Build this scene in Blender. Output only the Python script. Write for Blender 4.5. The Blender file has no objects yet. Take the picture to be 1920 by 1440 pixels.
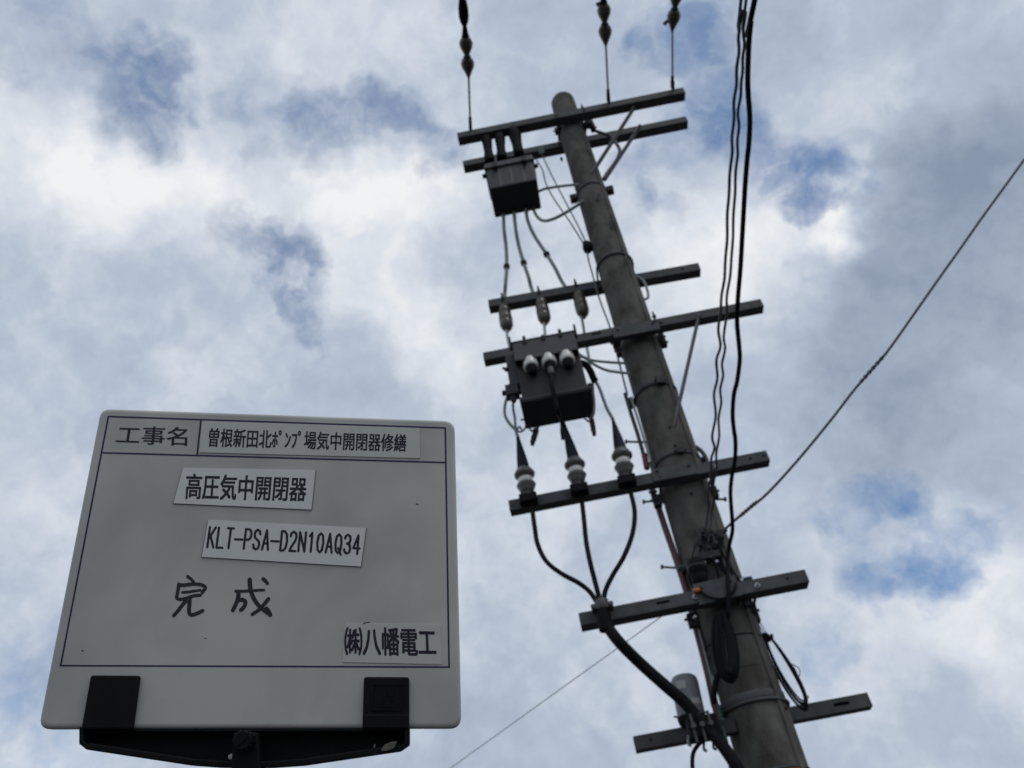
import bpy, bmesh, math, random
from math import radians as R, sin, cos, pi, sqrt, atan2, tan
from mathutils import Vector as V, Matrix
random.seed(7)
S = bpy.context.scene
COL = S.collection

# ------------------------------------------------------------------ camera
F = 1443.0                                   # focal length in pixels of the 1920 x 1440 photograph
ELEV, ROLL = R(41.54), R(8.73)               # looking up, phone rolled a little
CAMZ = 1.6
CAM = V((0, 0, CAMZ))
fwd = V((0, cos(ELEV), sin(ELEV))); rt0 = V((1, 0, 0)); up0 = rt0.cross(fwd)
RT = cos(ROLL) * rt0 - sin(ROLL) * up0
UP = sin(ROLL) * rt0 + cos(ROLL) * up0
cd = bpy.data.cameras.new('camera'); cam = bpy.data.objects.new('camera', cd); COL.objects.link(cam)
S.camera = cam
cam.matrix_world = Matrix(((RT.x, UP.x, -fwd.x, 0), (RT.y, UP.y, -fwd.y, 0), (RT.z, UP.z, -fwd.z, CAMZ), (0, 0, 0, 1)))
cd.sensor_width = 36.0; cd.lens = F / 1920 * 36.0
cd.clip_start = 0.02; cd.clip_end = 3000
cd.dof.use_dof = True; cd.dof.focus_distance = 0.60; cd.dof.aperture_fstop = 12.5

def ray(px, py):
    return (px - 960) / F * RT - (py - 720) / F * UP + fwd

# ------------------------------------------------------------------ sky, sun, exposure
SUN_EL, SUN_AZ = R(62), R(135)               # azimuth from +Y towards +X: high, behind the viewer's right shoulder, behind cloud
world = bpy.data.worlds.new('World'); S.world = world; world.use_nodes = True
nt = world.node_tree; nt.nodes.clear(); N = nt.nodes.new; LK = nt.links.new

def math_node(op, a, b=None, clamp=False):
    n = N('ShaderNodeMath'); n.operation = op; n.use_clamp = clamp
    for i, v in enumerate((a, b)):
        if v is None: continue
        if isinstance(v, (int, float)): n.inputs[i].default_value = v
        else: LK(v, n.inputs[i])
    return n.outputs[0]

def noise_node(vec, scale, detail, rough=0.5, dist=0.0):
    n = N('ShaderNodeTexNoise'); n.inputs['Scale'].default_value = scale; n.inputs['Detail'].default_value = detail
    n.inputs['Roughness'].default_value = rough; n.inputs['Distortion'].default_value = dist
    LK(vec, n.inputs['Vector']); return n

tc = N('ShaderNodeTexCoord'); DIR = tc.outputs['Generated']
def warp(vec, scale, amount, detail, off):
    m = N('ShaderNodeVectorMath'); m.operation = 'ADD'; LK(vec, m.inputs[0]); m.inputs[1].default_value = (off, off * 1.7, -off)
    n = noise_node(m.outputs[0], scale, detail, 0.55)
    s = N('ShaderNodeVectorMath'); s.operation = 'SUBTRACT'; LK(n.outputs['Color'], s.inputs[0]); s.inputs[1].default_value = (.5, .5, .5)
    k = N('ShaderNodeVectorMath'); k.operation = 'SCALE'; LK(s.outputs[0], k.inputs[0]); k.inputs['Scale'].default_value = amount
    a = N('ShaderNodeVectorMath'); a.operation = 'ADD'; LK(vec, a.inputs[0]); LK(k.outputs[0], a.inputs[1])
    return a.outputs[0]
D1 = warp(DIR, 16.0, 0.11, 6, 3.1)            # ragged edges of the gaps in the cloud
D2 = warp(DIR, 9.0, 0.16, 8, 7.7)            # softer shapes inside the cloud

def blobs(vec, items, start, gain=1.0, spread=1.75):
    acc = start
    for (px, py, r, w) in items:
        c = ray(px, py).normalized()
        d = N('ShaderNodeVectorMath'); d.operation = 'DISTANCE'; LK(vec, d.inputs[0]); d.inputs[1].default_value = c
        m = N('ShaderNodeMapRange'); m.interpolation_type = 'SMOOTHSTEP'
        LK(d.outputs['Value'], m.inputs['Value'])
        rr = r / F * 0.85
        m.inputs['From Min'].default_value = rr * spread; m.inputs['From Max'].default_value = 0.0
        m.inputs['To Min'].default_value = 0.0; m.inputs['To Max'].default_value = w * gain
        acc = math_node('ADD', acc, m.outputs['Result'])
    return acc

GAPS = [(275,121,44,1.0),(272,95,30,.5),(174,92,30,.5),(200,150,34,.35),(343,187,42,.85),(232,227,45,.6),(290,235,42,.6),(248,205,40,.22),
 (538,198,26,.6),(597,203,42,.7),(702,211,44,.85),(665,185,40,.5),(771,232,38,.75),(813,275,34,.55),(845,290,28,.5),(454,174,34,.45),
 (496,264,40,.35),(597,255,48,.38),(491,449,36,.85),(533,475,40,.9),(586,465,32,.85),(539,533,38,.75),(573,581,38,.75),(577,644,28,.6),
 (585,525,32,.55),(433,440,44,.3),(100,32,50,.4),(10,132,34,.3),(1328,24,58,.65),(1304,73,48,.65),(1187,97,28,.7),(1226,63,44,.45),
 (1333,170,46,.5),(1333,214,58,1.0),(1365,240,42,.9),(1231,272,44,.4),(1178,311,38,.4),(1202,384,30,.75),(1260,394,24,.35),
 (1416,277,38,.5),(1440,335,42,.55),(1503,287,34,.6),(1518,340,38,1.0),(1562,321,36,1.0),(1528,374,26,.9),(1479,311,34,.45),
 (1691,941,44,.9),(1660,931,34,.7),(1573,988,44,.4),(1547,967,34,.3),(1824,988,32,.9),(1763,1044,44,.95),(1727,1070,38,.9),
 (1640,1096,40,.85),(1691,1085,38,.75),(1552,1188,38,.4),(1547,1260,34,.4),(1645,1131,28,.4),(20,1400,130,.36),(60,1250,120,.2)]
TONES = [(150,300,130,.35),(250,345,110,.5),(60,420,140,.2),(430,350,110,.35),(780,365,110,.55),(640,380,80,.35),(800,620,110,.4),(470,60,120,.15),
 (1640,130,140,.3),(1590,390,58,.75),(1560,432,50,.5),(1450,450,120,.45),(1300,520,130,.35),(1580,1200,120,.35),(1850,1080,100,.5),(1780,1190,110,.35),
 (1040,600,120,.35),(1050,900,100,.3),(20,900,90,.3),(700,480,110,.3),(860,180,120,.1),
 (90,680,190,-.38),(660,700,110,-.38),(300,640,140,-.1),(1750,330,170,-.6),(1650,600,210,-.5),(1880,250,130,-.45),(1850,480,160,-.4),(1500,770,160,-.25),
 (1720,800,160,-.35),(1760,1290,130,-.3),(1650,1410,160,-.3),(1000,140,160,-.2),(640,130,150,-.1),(1900,760,120,-.3),(1120,1330,160,-.12),(60,1150,120,-.2)]
# gaps
f1 = noise_node(DIR, 13.0, 9, 0.62); g0 = math_node('MULTIPLY', math_node('SUBTRACT', f1.outputs['Fac'], 0.5), 0.7)
hole_f = blobs(D1, GAPS, 0.0, .85, 2.2)
veil = noise_node(D1, 24.0, 8, 0.6)
vm = N('ShaderNodeMapRange'); LK(veil.outputs['Fac'], vm.inputs['Value'])
vm.inputs['From Min'].default_value = .30; vm.inputs['From Max'].default_value = .66; vm.inputs['To Min'].default_value = .25; vm.inputs['To Max'].default_value = 1.6
hole_f = math_node('MULTIPLY', hole_f, vm.outputs['Result'])
hole_f = math_node('DIVIDE', hole_f, math_node('ADD', hole_f, 1.15))      # thin veils fade slowly into open sky
hole_f = math_node('ADD', math_node('MULTIPLY', hole_f, 1.42), math_node('MULTIPLY', g0, .35))
hm = N('ShaderNodeMapRange'); hm.interpolation_type = 'LINEAR'; LK(hole_f, hm.inputs['Value'])
hm.inputs['From Min'].default_value = 0.10; hm.inputs['From Max'].default_value = 1.0; hm.inputs['To Max'].default_value = .95
# cloud tone
f2 = noise_node(D2, 3.2, 6, 0.5); f3 = noise_node(D2, 9.0, 8, 0.55); f4 = noise_node(D1, 26.0, 6, 0.6)
t0 = math_node('ADD', 0.54, math_node('MULTIPLY', math_node('SUBTRACT', f2.outputs['Fac'], 0.5), 0.8))
t0 = math_node('ADD', t0, math_node('MULTIPLY', math_node('SUBTRACT', f3.outputs['Fac'], 0.5), 0.80))
t0 = math_node('ADD', t0, math_node('MULTIPLY', math_node('SUBTRACT', f4.outputs['Fac'], 0.5), 0.25))
tone = blobs(D2, [q for q in TONES if q[3] > 0], t0, .68, 1.9); tone = blobs(D2, [q for q in TONES if q[3] < 0], tone, .34, 2.0)
cr = N('ShaderNodeValToRGB'); LK(tone, cr.inputs['Fac'])
els = cr.color_ramp.elements
els[0].position = 0.0; els[0].color = (.245, .305, .405, 1)
els[1].position = 1.0; els[1].color = (.87, .89, .905, 1)
e = els.new(0.5); e.color = (.465, .535, .645, 1)
e = els.new(0.8); e.color = (.70, .745, .81, 1)
CLOUD_GAIN = 10.0
cg = N('ShaderNodeVectorMath'); cg.operation = 'SCALE'; LK(cr.outputs['Color'], cg.inputs[0]); cg.inputs['Scale'].default_value = CLOUD_GAIN
sky = N('ShaderNodeTexSky'); sky.sky_type = 'NISHITA'; sky.sun_disc = False
sky.sun_elevation = SUN_EL; sky.sun_rotation = SUN_AZ
sky.air_density = 1.0; sky.dust_density = 0.6; sky.ozone_density = 1.5
sg = N('ShaderNodeVectorMath'); sg.operation = 'MULTIPLY'; LK(sky.outputs['Color'], sg.inputs[0]); sg.inputs[1].default_value = (.66, .98, 1.20)
mx = N('ShaderNodeMix'); mx.data_type = 'RGBA'; LK(hm.outputs['Result'], mx.inputs['Factor']); LK(cg.outputs[0], mx.inputs['A']); LK(sg.outputs[0], mx.inputs['B'])
bg = N('ShaderNodeBackground'); bg.inputs['Strength'].default_value = 0.1; LK(mx.outputs['Result'], bg.inputs['Color'])
wo = N('ShaderNodeOutputWorld'); LK(bg.outputs[0], wo.inputs['Surface'])

sd = bpy.data.lights.new('sun', 'SUN'); sun = bpy.data.objects.new('sun', sd); COL.objects.link(sun)
sd.energy = 0.5; sd.angle = R(25); sd.color = (1, .96, .9)
sdir = V((sin(SUN_AZ) * cos(SUN_EL), cos(SUN_AZ) * cos(SUN_EL), sin(SUN_EL)))
sun.rotation_euler = sdir.to_track_quat('Z', 'Y').to_euler(); sun.location = sdir * 50

S.view_settings.view_transform = 'Standard'; S.view_settings.look = 'None'
S.view_settings.exposure = 0.0; S.view_settings.gamma = 1.0; S.view_settings.use_curve_mapping = False
S.cycles.use_denoising = True; S.cycles.max_bounces = 6

# ------------------------------------------------------------------ materials
def mat(name, col, rough=.6, metal=0.0, var=0.0, vscale=20, bump=0.0, bscale=60, spec=.5, stretch=(1, 1, 1), tint=None):
    m = bpy.data.materials.new(name); m.use_nodes = True; t = m.node_tree
    b = t.nodes['Principled BSDF']; b.inputs['Roughness'].default_value = rough; b.inputs['Metallic'].default_value = metal
    b.inputs['Specular IOR Level'].default_value = spec
    b.inputs['Base Color'].default_value = (*col, 1)
    if var or bump:
        tcn = t.nodes.new('ShaderNodeTexCoord'); mp = t.nodes.new('ShaderNodeMapping'); mp.inputs['Scale'].default_value = stretch
        t.links.new(tcn.outputs['Object'], mp.inputs['Vector'])
    if var:
        n = t.nodes.new('ShaderNodeTexNoise'); n.inputs['Scale'].default_value = vscale; n.inputs['Detail'].default_value = 6; n.inputs['Roughness'].default_value = .6
        t.links.new(mp.outputs[0], n.inputs['Vector'])
        r = t.nodes.new('ShaderNodeValToRGB'); t.links.new(n.outputs['Fac'], r.inputs['Fac'])
        lo = [c * (1 - var) for c in col]; hi = [min(1, c * (1 + var)) for c in col]
        if tint: lo = [c * (1 - var) * k for c, k in zip(col, tint)]
        r.color_ramp.elements[0].position = .3; r.color_ramp.elements[0].color = (*lo, 1)
        r.color_ramp.elements[1].position = .7; r.color_ramp.elements[1].color = (*hi, 1)
        t.links.new(r.outputs['Color'], b.inputs['Base Color'])
        q = t.nodes.new('ShaderNodeMath'); q.operation = 'MULTIPLY_ADD'; t.links.new(n.outputs['Fac'], q.inputs[0]); q.inputs[1].default_value = .3; q.inputs[2].default_value = rough - .15
        t.links.new(q.outputs[0], b.inputs['Roughness'])
    if bump:
        n2 = t.nodes.new('ShaderNodeTexNoise'); n2.inputs['Scale'].default_value = bscale; n2.inputs['Detail'].default_value = 4
        t.links.new(mp.outputs[0], n2.inputs['Vector'])
        bp = t.nodes.new('ShaderNodeBump'); bp.inputs['Strength'].default_value = bump; bp.inputs['Distance'].default_value = .004
        t.links.new(n2.outputs['Fac'], bp.inputs['Height']); t.links.new(bp.outputs[0], b.inputs['Normal'])
    return m

M = {}
M['concrete'] = mat('concrete', (.112, .105, .091), .9, 0, .55, 9, .6, 110, .3, (1, 1, .55), (1, .95, .86))
M['galv'] = mat('galvanised_steel', (.092, .095, .094), .7, .0, .3, 14, .12, 150, .2)
M['strap'] = mat('pale_galvanised_rod', (.66, .68, .66), .5, 0, .12, 30)
M['bracezinc'] = mat('lighter_galvanised_flat', (.20, .205, .20), .65, 0, .2, 30, .1, 120, .3)
M['galvd'] = mat('weathered_steel', (.08, .08, .08), .6, .1, .3, 25, .15, 120)
M['bright'] = mat('bright_zinc', (.5, .52, .54), .35, .8, .15, 40)
M['darkiron'] = mat('dark_iron', (.022, .023, .025), .7, .0, .3, 30, .2, 80)
M['boxpaint'] = mat('switch_paint', (.056, .054, .058), .5, 0, .22, 9, .08, 60)
M['boxdark'] = mat('dark_switch_paint', (.028, .028, .030), .55, 0, .25, 9, .08, 60)
M['casepaint'] = mat('stained_switch_paint', (.034, .032, .034), .55, 0, .45, 7, .08, 60, .3, (1, 1, .5))
M['rubber'] = mat('black_rubber', (.010, .011, .012), .75, 0, .2, 20, 0, 60, .12)
M['navy'] = mat('navy_rubber', (.010, .016, .028), .6, 0, .2, 20, 0, 60, .2)
M['porcelain'] = mat('white_porcelain', (.70, .68, .62), .22, 0, .08, 30)
M['greyporc'] = mat('grey_porcelain', (.11, .103, .095), .4, 0, .15, 20)
M['brownporc'] = mat('brown_porcelain', (.095, .074, .055), .25, 0, .25, 20)
M['cable'] = mat('grey_green_sheath', (.29, .34, .32), .55, 0, .15, 30)
M['blackcable'] = mat('black_sheath', (.008, .009, .010), .65, 0, .2, 30, 0, 60, .12)
M['thinwire'] = mat('weathered_wire', (.065, .07, .065), .55, 0, .2, 40)
M['brownpvc'] = mat('brown_pipe', (.12, .047, .036), .5, 0, .2, 12)
M['redpvc'] = mat('red_sleeve', (.22, .025, .025), .45, 0, .15, 12)
M['green'] = mat('green_sheath', (.015, .09, .06), .5, 0, .15, 20)
M['orange'] = mat('orange_plug', (.55, .17, .05), .5, 0, .1, 20)
M['asphalt'] = mat('asphalt', (.042, .042, .041), .95, 0, .3, 40, .6, 200)
M['blackplastic'] = mat('black_plastic', (.0085, .0095, .0095), .55, 0, .12, 60, .05, 400, .14)
M['chip'] = mat('scuffed_plastic', (.16, .145, .11), .8, 0, .5, 300)
M['ink'] = mat('printed_ink', (.012, .010, .022), .6)
M['violet'] = mat('violet_ink', (.022, .014, .075), .6)
M['marker'] = mat('marker_ink', (.014, .018, .020), .5, 0, .5, 300)
M['paper'] = mat('laminated_paper', (.80, .79, .74), .32, 0, .03, 40, .02, 60)
M['film'] = mat('clear_film_strip', (.64, .63, .565), .3, 0, .03, 40)
M['magnet'] = mat('magnet_sheet', (.03, .025, .04), .7)
M['silver'] = mat('grey_enamel', (.20, .205, .21), .45, .1, .12, 12)
M['plate'] = mat('pale_plate', (.42, .42, .40), .5)

def board_material():
    m = mat('whiteboard_enamel', (.60, .59, .52), .45, 0, 0, 10)
    t = m.node_tree; b = t.nodes['Principled BSDF']
    tcn = t.nodes.new('ShaderNodeTexCoord')
    n = t.nodes.new('ShaderNodeTexNoise'); n.inputs['Scale'].default_value = 11; n.inputs['Detail'].default_value = 6; n.inputs['Distortion'].default_value = .4
    t.links.new(tcn.outputs['Object'], n.inputs['Vector'])
    r = t.nodes.new('ShaderNodeValToRGB'); t.links.new(n.outputs['Fac'], r.inputs['Fac'])
    r.color_ramp.elements[0].position = .30; r.color_ramp.elements[0].color = (.46, .453, .41, 1)
    r.color_ramp.elements[1].position = .62; r.color_ramp.elements[1].color = (.625, .612, .54, 1)
    v = t.nodes.new('ShaderNodeTexNoise'); v.inputs['Scale'].default_value = 130; v.inputs['Detail'].default_value = 1
    t.links.new(tcn.outputs['Object'], v.inputs['Vector'])
    r2 = t.nodes.new('ShaderNodeValToRGB'); t.links.new(v.outputs['Fac'], r2.inputs['Fac'])
    r2.color_ramp.elements[0].position = .12; r2.color_ramp.elements[0].color = (.8, .8, .79, 1)
    r2.color_ramp.elements[1].position = .18; r2.color_ramp.elements[1].color = (1, 1, 1, 1)
    k = t.nodes.new('ShaderNodeMix'); k.data_type = 'RGBA'; k.blend_type = 'MULTIPLY'; k.inputs['Factor'].default_value = 1
    t.links.new(r.outputs['Color'], k.inputs['A']); t.links.new(r2.outputs['Color'], k.inputs['B'])
    t.links.new(k.outputs['Result'], b.inputs['Base Color'])
    return m
M['board'] = board_material()

# ------------------------------------------------------------------ mesh helpers
def perp(t):
    a = V((0, 0, 1)) if abs(t.z) < .9 else V((1, 0, 0))
    u = t.cross(a).normalized(); return u, t.cross(u).normalized()

def spline(pts, sub=6):
    if len(pts) < 3 or sub < 2: return list(pts)
    out = []; P = [2 * pts[0] - pts[1]] + list(pts) + [2 * pts[-1] - pts[-2]]
    for i in range(1, len(P) - 2):
        a, b, c, d = P[i-1], P[i], P[i+1], P[i+2]
        for k in range(sub):
            t = k / sub
            out.append(.5 * ((2*b) + (c-a)*t + (2*a-5*b+4*c-d)*t*t + (-a+3*b-3*c+d)*t**3))
    out.append(pts[-1]); return out

class MB:
    def __init__(s): s.v = []; s.f = []; s.sm = []
    def add(s, vs, fs, smooth=False):
        o = len(s.v); s.v += [V(p) for p in vs]; s.f += [tuple(i + o for i in f) for f in fs]; s.sm += [smooth] * len(fs); return s
    def box(s, c, ax, ay, az):               # centre and three half-vectors
        vs = [c + i*ax + j*ay + k*az for i in (-1, 1) for j in (-1, 1) for k in (-1, 1)]
        return s.add(vs, [(0,1,3,2),(4,6,7,5),(0,4,5,1),(2,3,7,6),(0,2,6,4),(1,5,7,3)])
    def tube(s, pts, r, n=8, cap=True):
        k = len(pts); rs = r if isinstance(r, (list, tuple)) else [r] * k
        vs = []; u = None
        for i, p in enumerate(pts):
            t = (pts[min(i+1, k-1)] - pts[max(i-1, 0)]).normalized()
            if u is None: u, w = perp(t)
            else:
                u = (u - t * u.dot(t)).normalized(); w = t.cross(u).normalized()
            vs += [p + rs[i] * (cos(2*pi*j/n) * u + sin(2*pi*j/n) * w) for j in range(n)]
        fs = [(i*n+j, i*n+(j+1) % n, (i+1)*n+(j+1) % n, (i+1)*n+j) for i in range(k-1) for j in range(n)]
        s.add(vs, fs, True)
        if cap: s.add(vs[:n], [tuple(range(n))[::-1]]); s.add(vs[-n:], [tuple(range(n))])
        return s
    def lathe(s, p, axis, prof, n=20):       # profile (distance along axis, radius)
        axis = axis.normalized(); u, w = perp(axis)
        vs = [p + axis*t + r*(cos(2*pi*j/n)*u + sin(2*pi*j/n)*w) for t, r in prof for j in range(n)]
        k = len(prof)
        fs = [(i*n+j, i*n+(j+1) % n, (i+1)*n+(j+1) % n, (i+1)*n+j) for i in range(k-1) for j in range(n)]
        s.add(vs, fs, True)
        s.add(vs[:n], [tuple(range(n))[::-1]]); s.add(vs[-n:], [tuple(range(n))]); return s
    def prism(s, poly, ext):                 # polygon swept by a vector
        n = len(poly); vs = list(poly) + [p + ext for p in poly]
        fs = [tuple(range(n)), tuple(range(n, 2*n))[::-1]] + [(i, i+n, (i+1) % n + n, (i+1) % n) for i in range(n)]
        return s.add(vs, fs)
    def build(s, name, m, parent=None, bevel=0, origin=None):
        o0 = origin if origin is not None else (parent_origin(parent) if parent else sum(s.v, V()) / len(s.v))
        me = bpy.data.meshes.new(name); me.from_pydata([p - o0 for p in s.v], [], s.f)
        bm = bmesh.new(); bm.from_mesh(me); bmesh.ops.recalc_face_normals(bm, faces=bm.faces); bm.to_mesh(me); bm.free()
        me.polygons.foreach_set('use_smooth', s.sm[:len(me.polygons)])
        me.materials.append(M[m] if isinstance(m, str) else m)
        ob = bpy.data.objects.new(name, me); COL.objects.link(ob)
        if parent: ob.parent = parent
        else: ob.location = o0
        if parent: ob.location = o0 - parent_origin(parent)
        if bevel:
            b = ob.modifiers.new('bevel', 'BEVEL'); b.width = bevel; b.segments = 2; b.limit_method = 'ANGLE'; b.angle_limit = R(40)
        return ob

def parent_origin(p):
    o = V(p.location)
    while p.parent: p = p.parent; o = o + p.location
    return o

def tag(o, label, cat, group=None, kind=None):
    if label: o['label'] = label
    if cat: o['category'] = cat
    if group: o['group'] = group
    if kind: o['kind'] = kind
    return o

def thing(name, loc, label, cat, group=None):
    o = bpy.data.objects.new(name, None); COL.objects.link(o); o.location = loc; o.empty_display_size = .1
    return tag(o, label, cat, group)

# ------------------------------------------------------------------ pole frame
PAZ, PD, ZTOP = R(13.18), 3.536, 6.256        # pole azimuth, horizontal distance, top above the camera
PSI = R(-3.0)
AX = V((PD * sin(PAZ), PD * cos(PAZ), CAMZ))
d_ = V((cos(PSI), sin(PSI), 0)); n_ = V((-sin(PSI), cos(PSI), 0)); z_ = V((0, 0, 1))
def rad(z): return .101 + (ZTOP - z) / 165.0
def Lp(a, off, z): return AX + a*d_ + off*n_ + z*z_
def W(px, py, off):                            # point seen at a pixel, on the upright plane `off` behind the pole axis
    r = ray(px, py); t = ((AX - CAM).dot(n_) + off) / r.dot(n_); return CAM + r*t
def Wz(px, py, z): r = ray(px, py); return CAM + r * (z / r.z)
def WP(px, py, p, nrm): r = ray(px, py); return CAM + r * ((p - CAM).dot(nrm) / r.dot(nrm))
def loc(p): q = p - AX; return q.dot(d_), q.dot(n_), q.z
def zfront(px, py):
    z = 3.
    for _ in range(6): z = loc(W(px, py, -rad(z)))[2]
    return z
def rpx(p, w): return w / 2 * (p - CAM).length / F      # radius of something w pixels thick
def path(pts, off=0.0, sub=6):                 # (px, py[, off]) list
    return spline([W(p[0], p[1], p[2] if len(p) > 2 else off) for p in pts], sub)

# ================================================================== SETTING
g = MB().add([V((-600, -600, 0)), V((600, -600, 0)), V((600, 600, 0)), V((-600, 600, 0))], [(0, 1, 2, 3)])
tag(g.build('ground', 'asphalt', origin=V((0, 0, 0))), 'flat grey asphalt ground below the pole', None, None, 'structure')

# ================================================================== UTILITY POLE
pole = thing('utility_pole', V((AX.x, AX.y, 0)), 'tall tapering weathered concrete utility pole carrying all the crossarms', 'utility pole')
prof = [(0 + i * .25, rad(-CAMZ + i * .25)) for i in range(int((ZTOP - .07 + CAMZ) / .25) + 1)]
zt = ZTOP + CAMZ - .02
prof = [p for p in prof if p[0] < zt - .09] + [(zt-.085, rad(ZTOP-.1)), (zt-.05, .100), (zt-.02, .086), (zt-.004, .055), (zt, .012)]
mb = MB().lathe(V((AX.x, AX.y, 0)), z_, prof, 40); mb.build('shaft', 'concrete', pole)
# raised mould seam running up the right of the front
a = R(40)
mb = MB()
for zz0, zz1 in ((-1.55, 6.1),):
    ps = []
    for z in (zz0, zz1):
        r = rad(z); c = AX + z*z_
        for da, dr in ((-.11, -.001), (-.085, .009), (.06, .009), (.10, -.001)):
            ang = a + da; ps.append(c + (r + dr) * (sin(ang)*d_ - cos(ang)*n_))
    mb.add(ps, [(0,1,5,4),(1,2,6,5),(2,3,7,6)])
mb.build('mould_seam', 'concrete', pole)

def band(z, h, m, th=.004, lugs=((-70, 1), (110, 1)), name='band', lug=(.030, .022, .02)):
    r = rad(z) + th
    mb = MB().lathe(AX + (z-h/2)*z_, z_, [(0, r-.004), (.001, r), (h-.001, r), (h, r-.004)], 40)
    o = mb.build(name, m, pole)
    for ang, _ in lugs:
        u = sin(R(ang))*d_ - cos(R(ang))*n_; t = u.cross(z_)
        b = MB().box(AX + z*z_ + u*(r+lug[0]/2), u*lug[0]/2, t*lug[1]/2, z_*lug[2]/2)
        b.tube([AX + z*z_ + u*(r+lug[0]*.6) - t*.035, AX + z*z_ + u*(r+lug[0]*.6) + t*.035], .006, 8)
        lo = MB(); lo.v = b.v; lo.f = b.f; lo.sm = b.sm; lo.build('band_lug', 'darkiron', o, .002)
    return o
zb = {}
for key, px in dict(b1=(1111, 341), b2=(1158, 487), b3=(1212, 722), b4=(1262, 850), b5=(1378, 1190), b6=(1400, 1306), b7=(1432, 1440)).items():
    zb[key] = zfront(*px)
band(zb['b1'], .035, 'darkiron', .004, ((-92, 1), (88, 1)), lug=(.05, .05, .055))
band(zb['b3'], .028, 'darkiron', .005, ((-95, 1), (10, 1)), lug=(.03, .05, .05))
band(zb['b4'], .02, 'darkiron', .004, ((5, 1), (88, 1)), lug=(.02, .04, .03))
band(zb['b5'], .008, 'rubber', .002, ())
band(zfront(1385, 1250), .006, 'concrete', .002, ())
band(zb['b6'], .045, 'galv', .004, ((-88, 1),), lug=(.02, .02, .03))
band(zb['b7'] - .030, .03, 'orange', .003, ())
band(zb['b7'] - .008, .008, 'galv', .005, ())

def step_bolt(px0, px1, off):
    p0, p1 = W(*px0, off), W(*px1, off); t = (p1-p0).normalized(); r = rpx(p0, 4.2)
    mb = MB().tube([p0, p1], r, 8).lathe(p0 - t*.006, t, [(0, r*1.7), (.001, r*2), (.011, r*2), (.012, r*1.7)], 6)
    return mb.build('step_bolt', 'galvd', pole)
for a0, a1, off in (((1207, 941), (1262, 937), 0.), ((1360, 936), (1300, 937), 0.), ((1241, 1063), (1300, 1067), 0.), ((1174, 828), (1230, 830), 0.),
                    ((1447, 1193), (1400, 1190), -.02), ((1352, 338), (1330, 345), 0.)):
    if a0[0] != 1352: step_bolt(a0, a1, off)
# small sockets and bolt heads on the concrete
def pole_stud(px, py, r=.008, h=.012, m='darkiron'):
    z = zfront(px, py); c = W(px, py, 0)
    for _ in range(3):
        a_, o_, z = loc(c); rr = rad(z); o_ = -sqrt(max(rr*rr - a_*a_, 1e-4)); c = W(px, py, o_)
    u = V((c.x-AX.x, c.y-AX.y, 0)).normalized()
    MB().lathe(c - u*.003, u, [(0, r), (h-.002, r), (h, r*.7)], 8).build('pole_stud', m, pole)
for q in ((1256, 801), (1296, 926), (1401, 1154), (1448, 1288), (1146, 427), (1166, 470), (1120, 375), (1266, 835), (1146, 408), (1472, 1328)):
    pole_stud(*q)

for qa, qb, w in (((1148, 415), (1145, 436), 7), ((1173, 486), (1167, 522), 7), ((1122, 366), (1119, 378), 9), ((1258, 800), (1262, 806), 6)):
    za = zfront(*qa); pa_, pb_ = W(*qa, -rad(za)*.86), W(*qb, -rad(za)*.86)
    MB().tube([pa_, pb_], rpx(pa_, w), 8).build('pole_hook', 'darkiron', pole)
# ================================================================== CROSSARMS
ARMS = {}
def tube_beam(p0, p1, s, slots, name, m, parent, dy):
    """square steel tube; p0-p1 is its front lower edge; slots = (start, end, low, high) cut through the front wall"""
    x = (p1-p0).normalized(); L = (p1-p0).length; y = n_ ; y = (y - x*y.dot(x)).normalized(); z = z_; z = (z - x*z.dot(x)).normalized()
    w = .0035; mb = MB()
    P = lambda a, b, c: p0 + a*x + b*y + c*z
    outer = [(0, 0), (dy, 0), (dy, s), (0, s)]; inner = [(w, w), (dy-w, w), (dy-w, s-w), (w, s-w)]
    def quad(*q): mb.add(q, [(0, 1, 2, 3)])
    for i, j in ((0, 1), (1, 2), (2, 3)):     # bottom, back, top (outer and inner walls)
        for ring in (outer, inner):
            (b0, c0), (b1, c1) = ring[i], ring[j]
            quad(P(0, b0, c0), P(L, b0, c0), P(L, b1, c1), P(0, b1, c1))
    for a in (0, L):                          # rims of the open ends
        for i in range(4):
            j = (i+1) % 4; quad(P(a, *outer[i]), P(a, *outer[j]), P(a, *inner[j]), P(a, *inner[i]))
    cuts = sorted(slots); cur = 0
    for (a0, a1, c0, c1) in cuts + [(L, L, 0, 0)]:
        for b, lo, hi in ((0, 0, s), (w, w, s-w)): quad(P(cur, b, lo), P(a0, b, lo), P(a0, b, hi), P(cur, b, hi))
        if a1 > a0:
            for b, lo, hi in ((0, 0, s), (w, w, s-w)):
                quad(P(a0, b, lo), P(a1, b, lo), P(a1, b, c0), P(a0, b, c0)); quad(P(a0, b, c1), P(a1, b, c1), P(a1, b, hi), P(a0, b, hi))
            quad(P(a0, 0, c0), P(a1, 0, c0), P(a1, w, c0), P(a0, w, c0)); quad(P(a0, 0, c1), P(a1, 0, c1), P(a1, w, c1), P(a0, w, c1))
            quad(P(a0, 0, c0), P(a0, 0, c1), P(a0, w, c1), P(a0, w, c0)); quad(P(a1, 0, c0), P(a1, 0, c1), P(a1, w, c1), P(a1, w, c0))
        cur = a1
    me = mb.build(name, m, parent)
    bm = bmesh.new(); bm.from_mesh(me.data); bmesh.ops.remove_doubles(bm, verts=bm.verts, dist=1e-5)
    bmesh.ops.recalc_face_normals(bm, faces=bm.faces); bm.to_mesh(me.data); bm.free()
    return me

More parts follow.
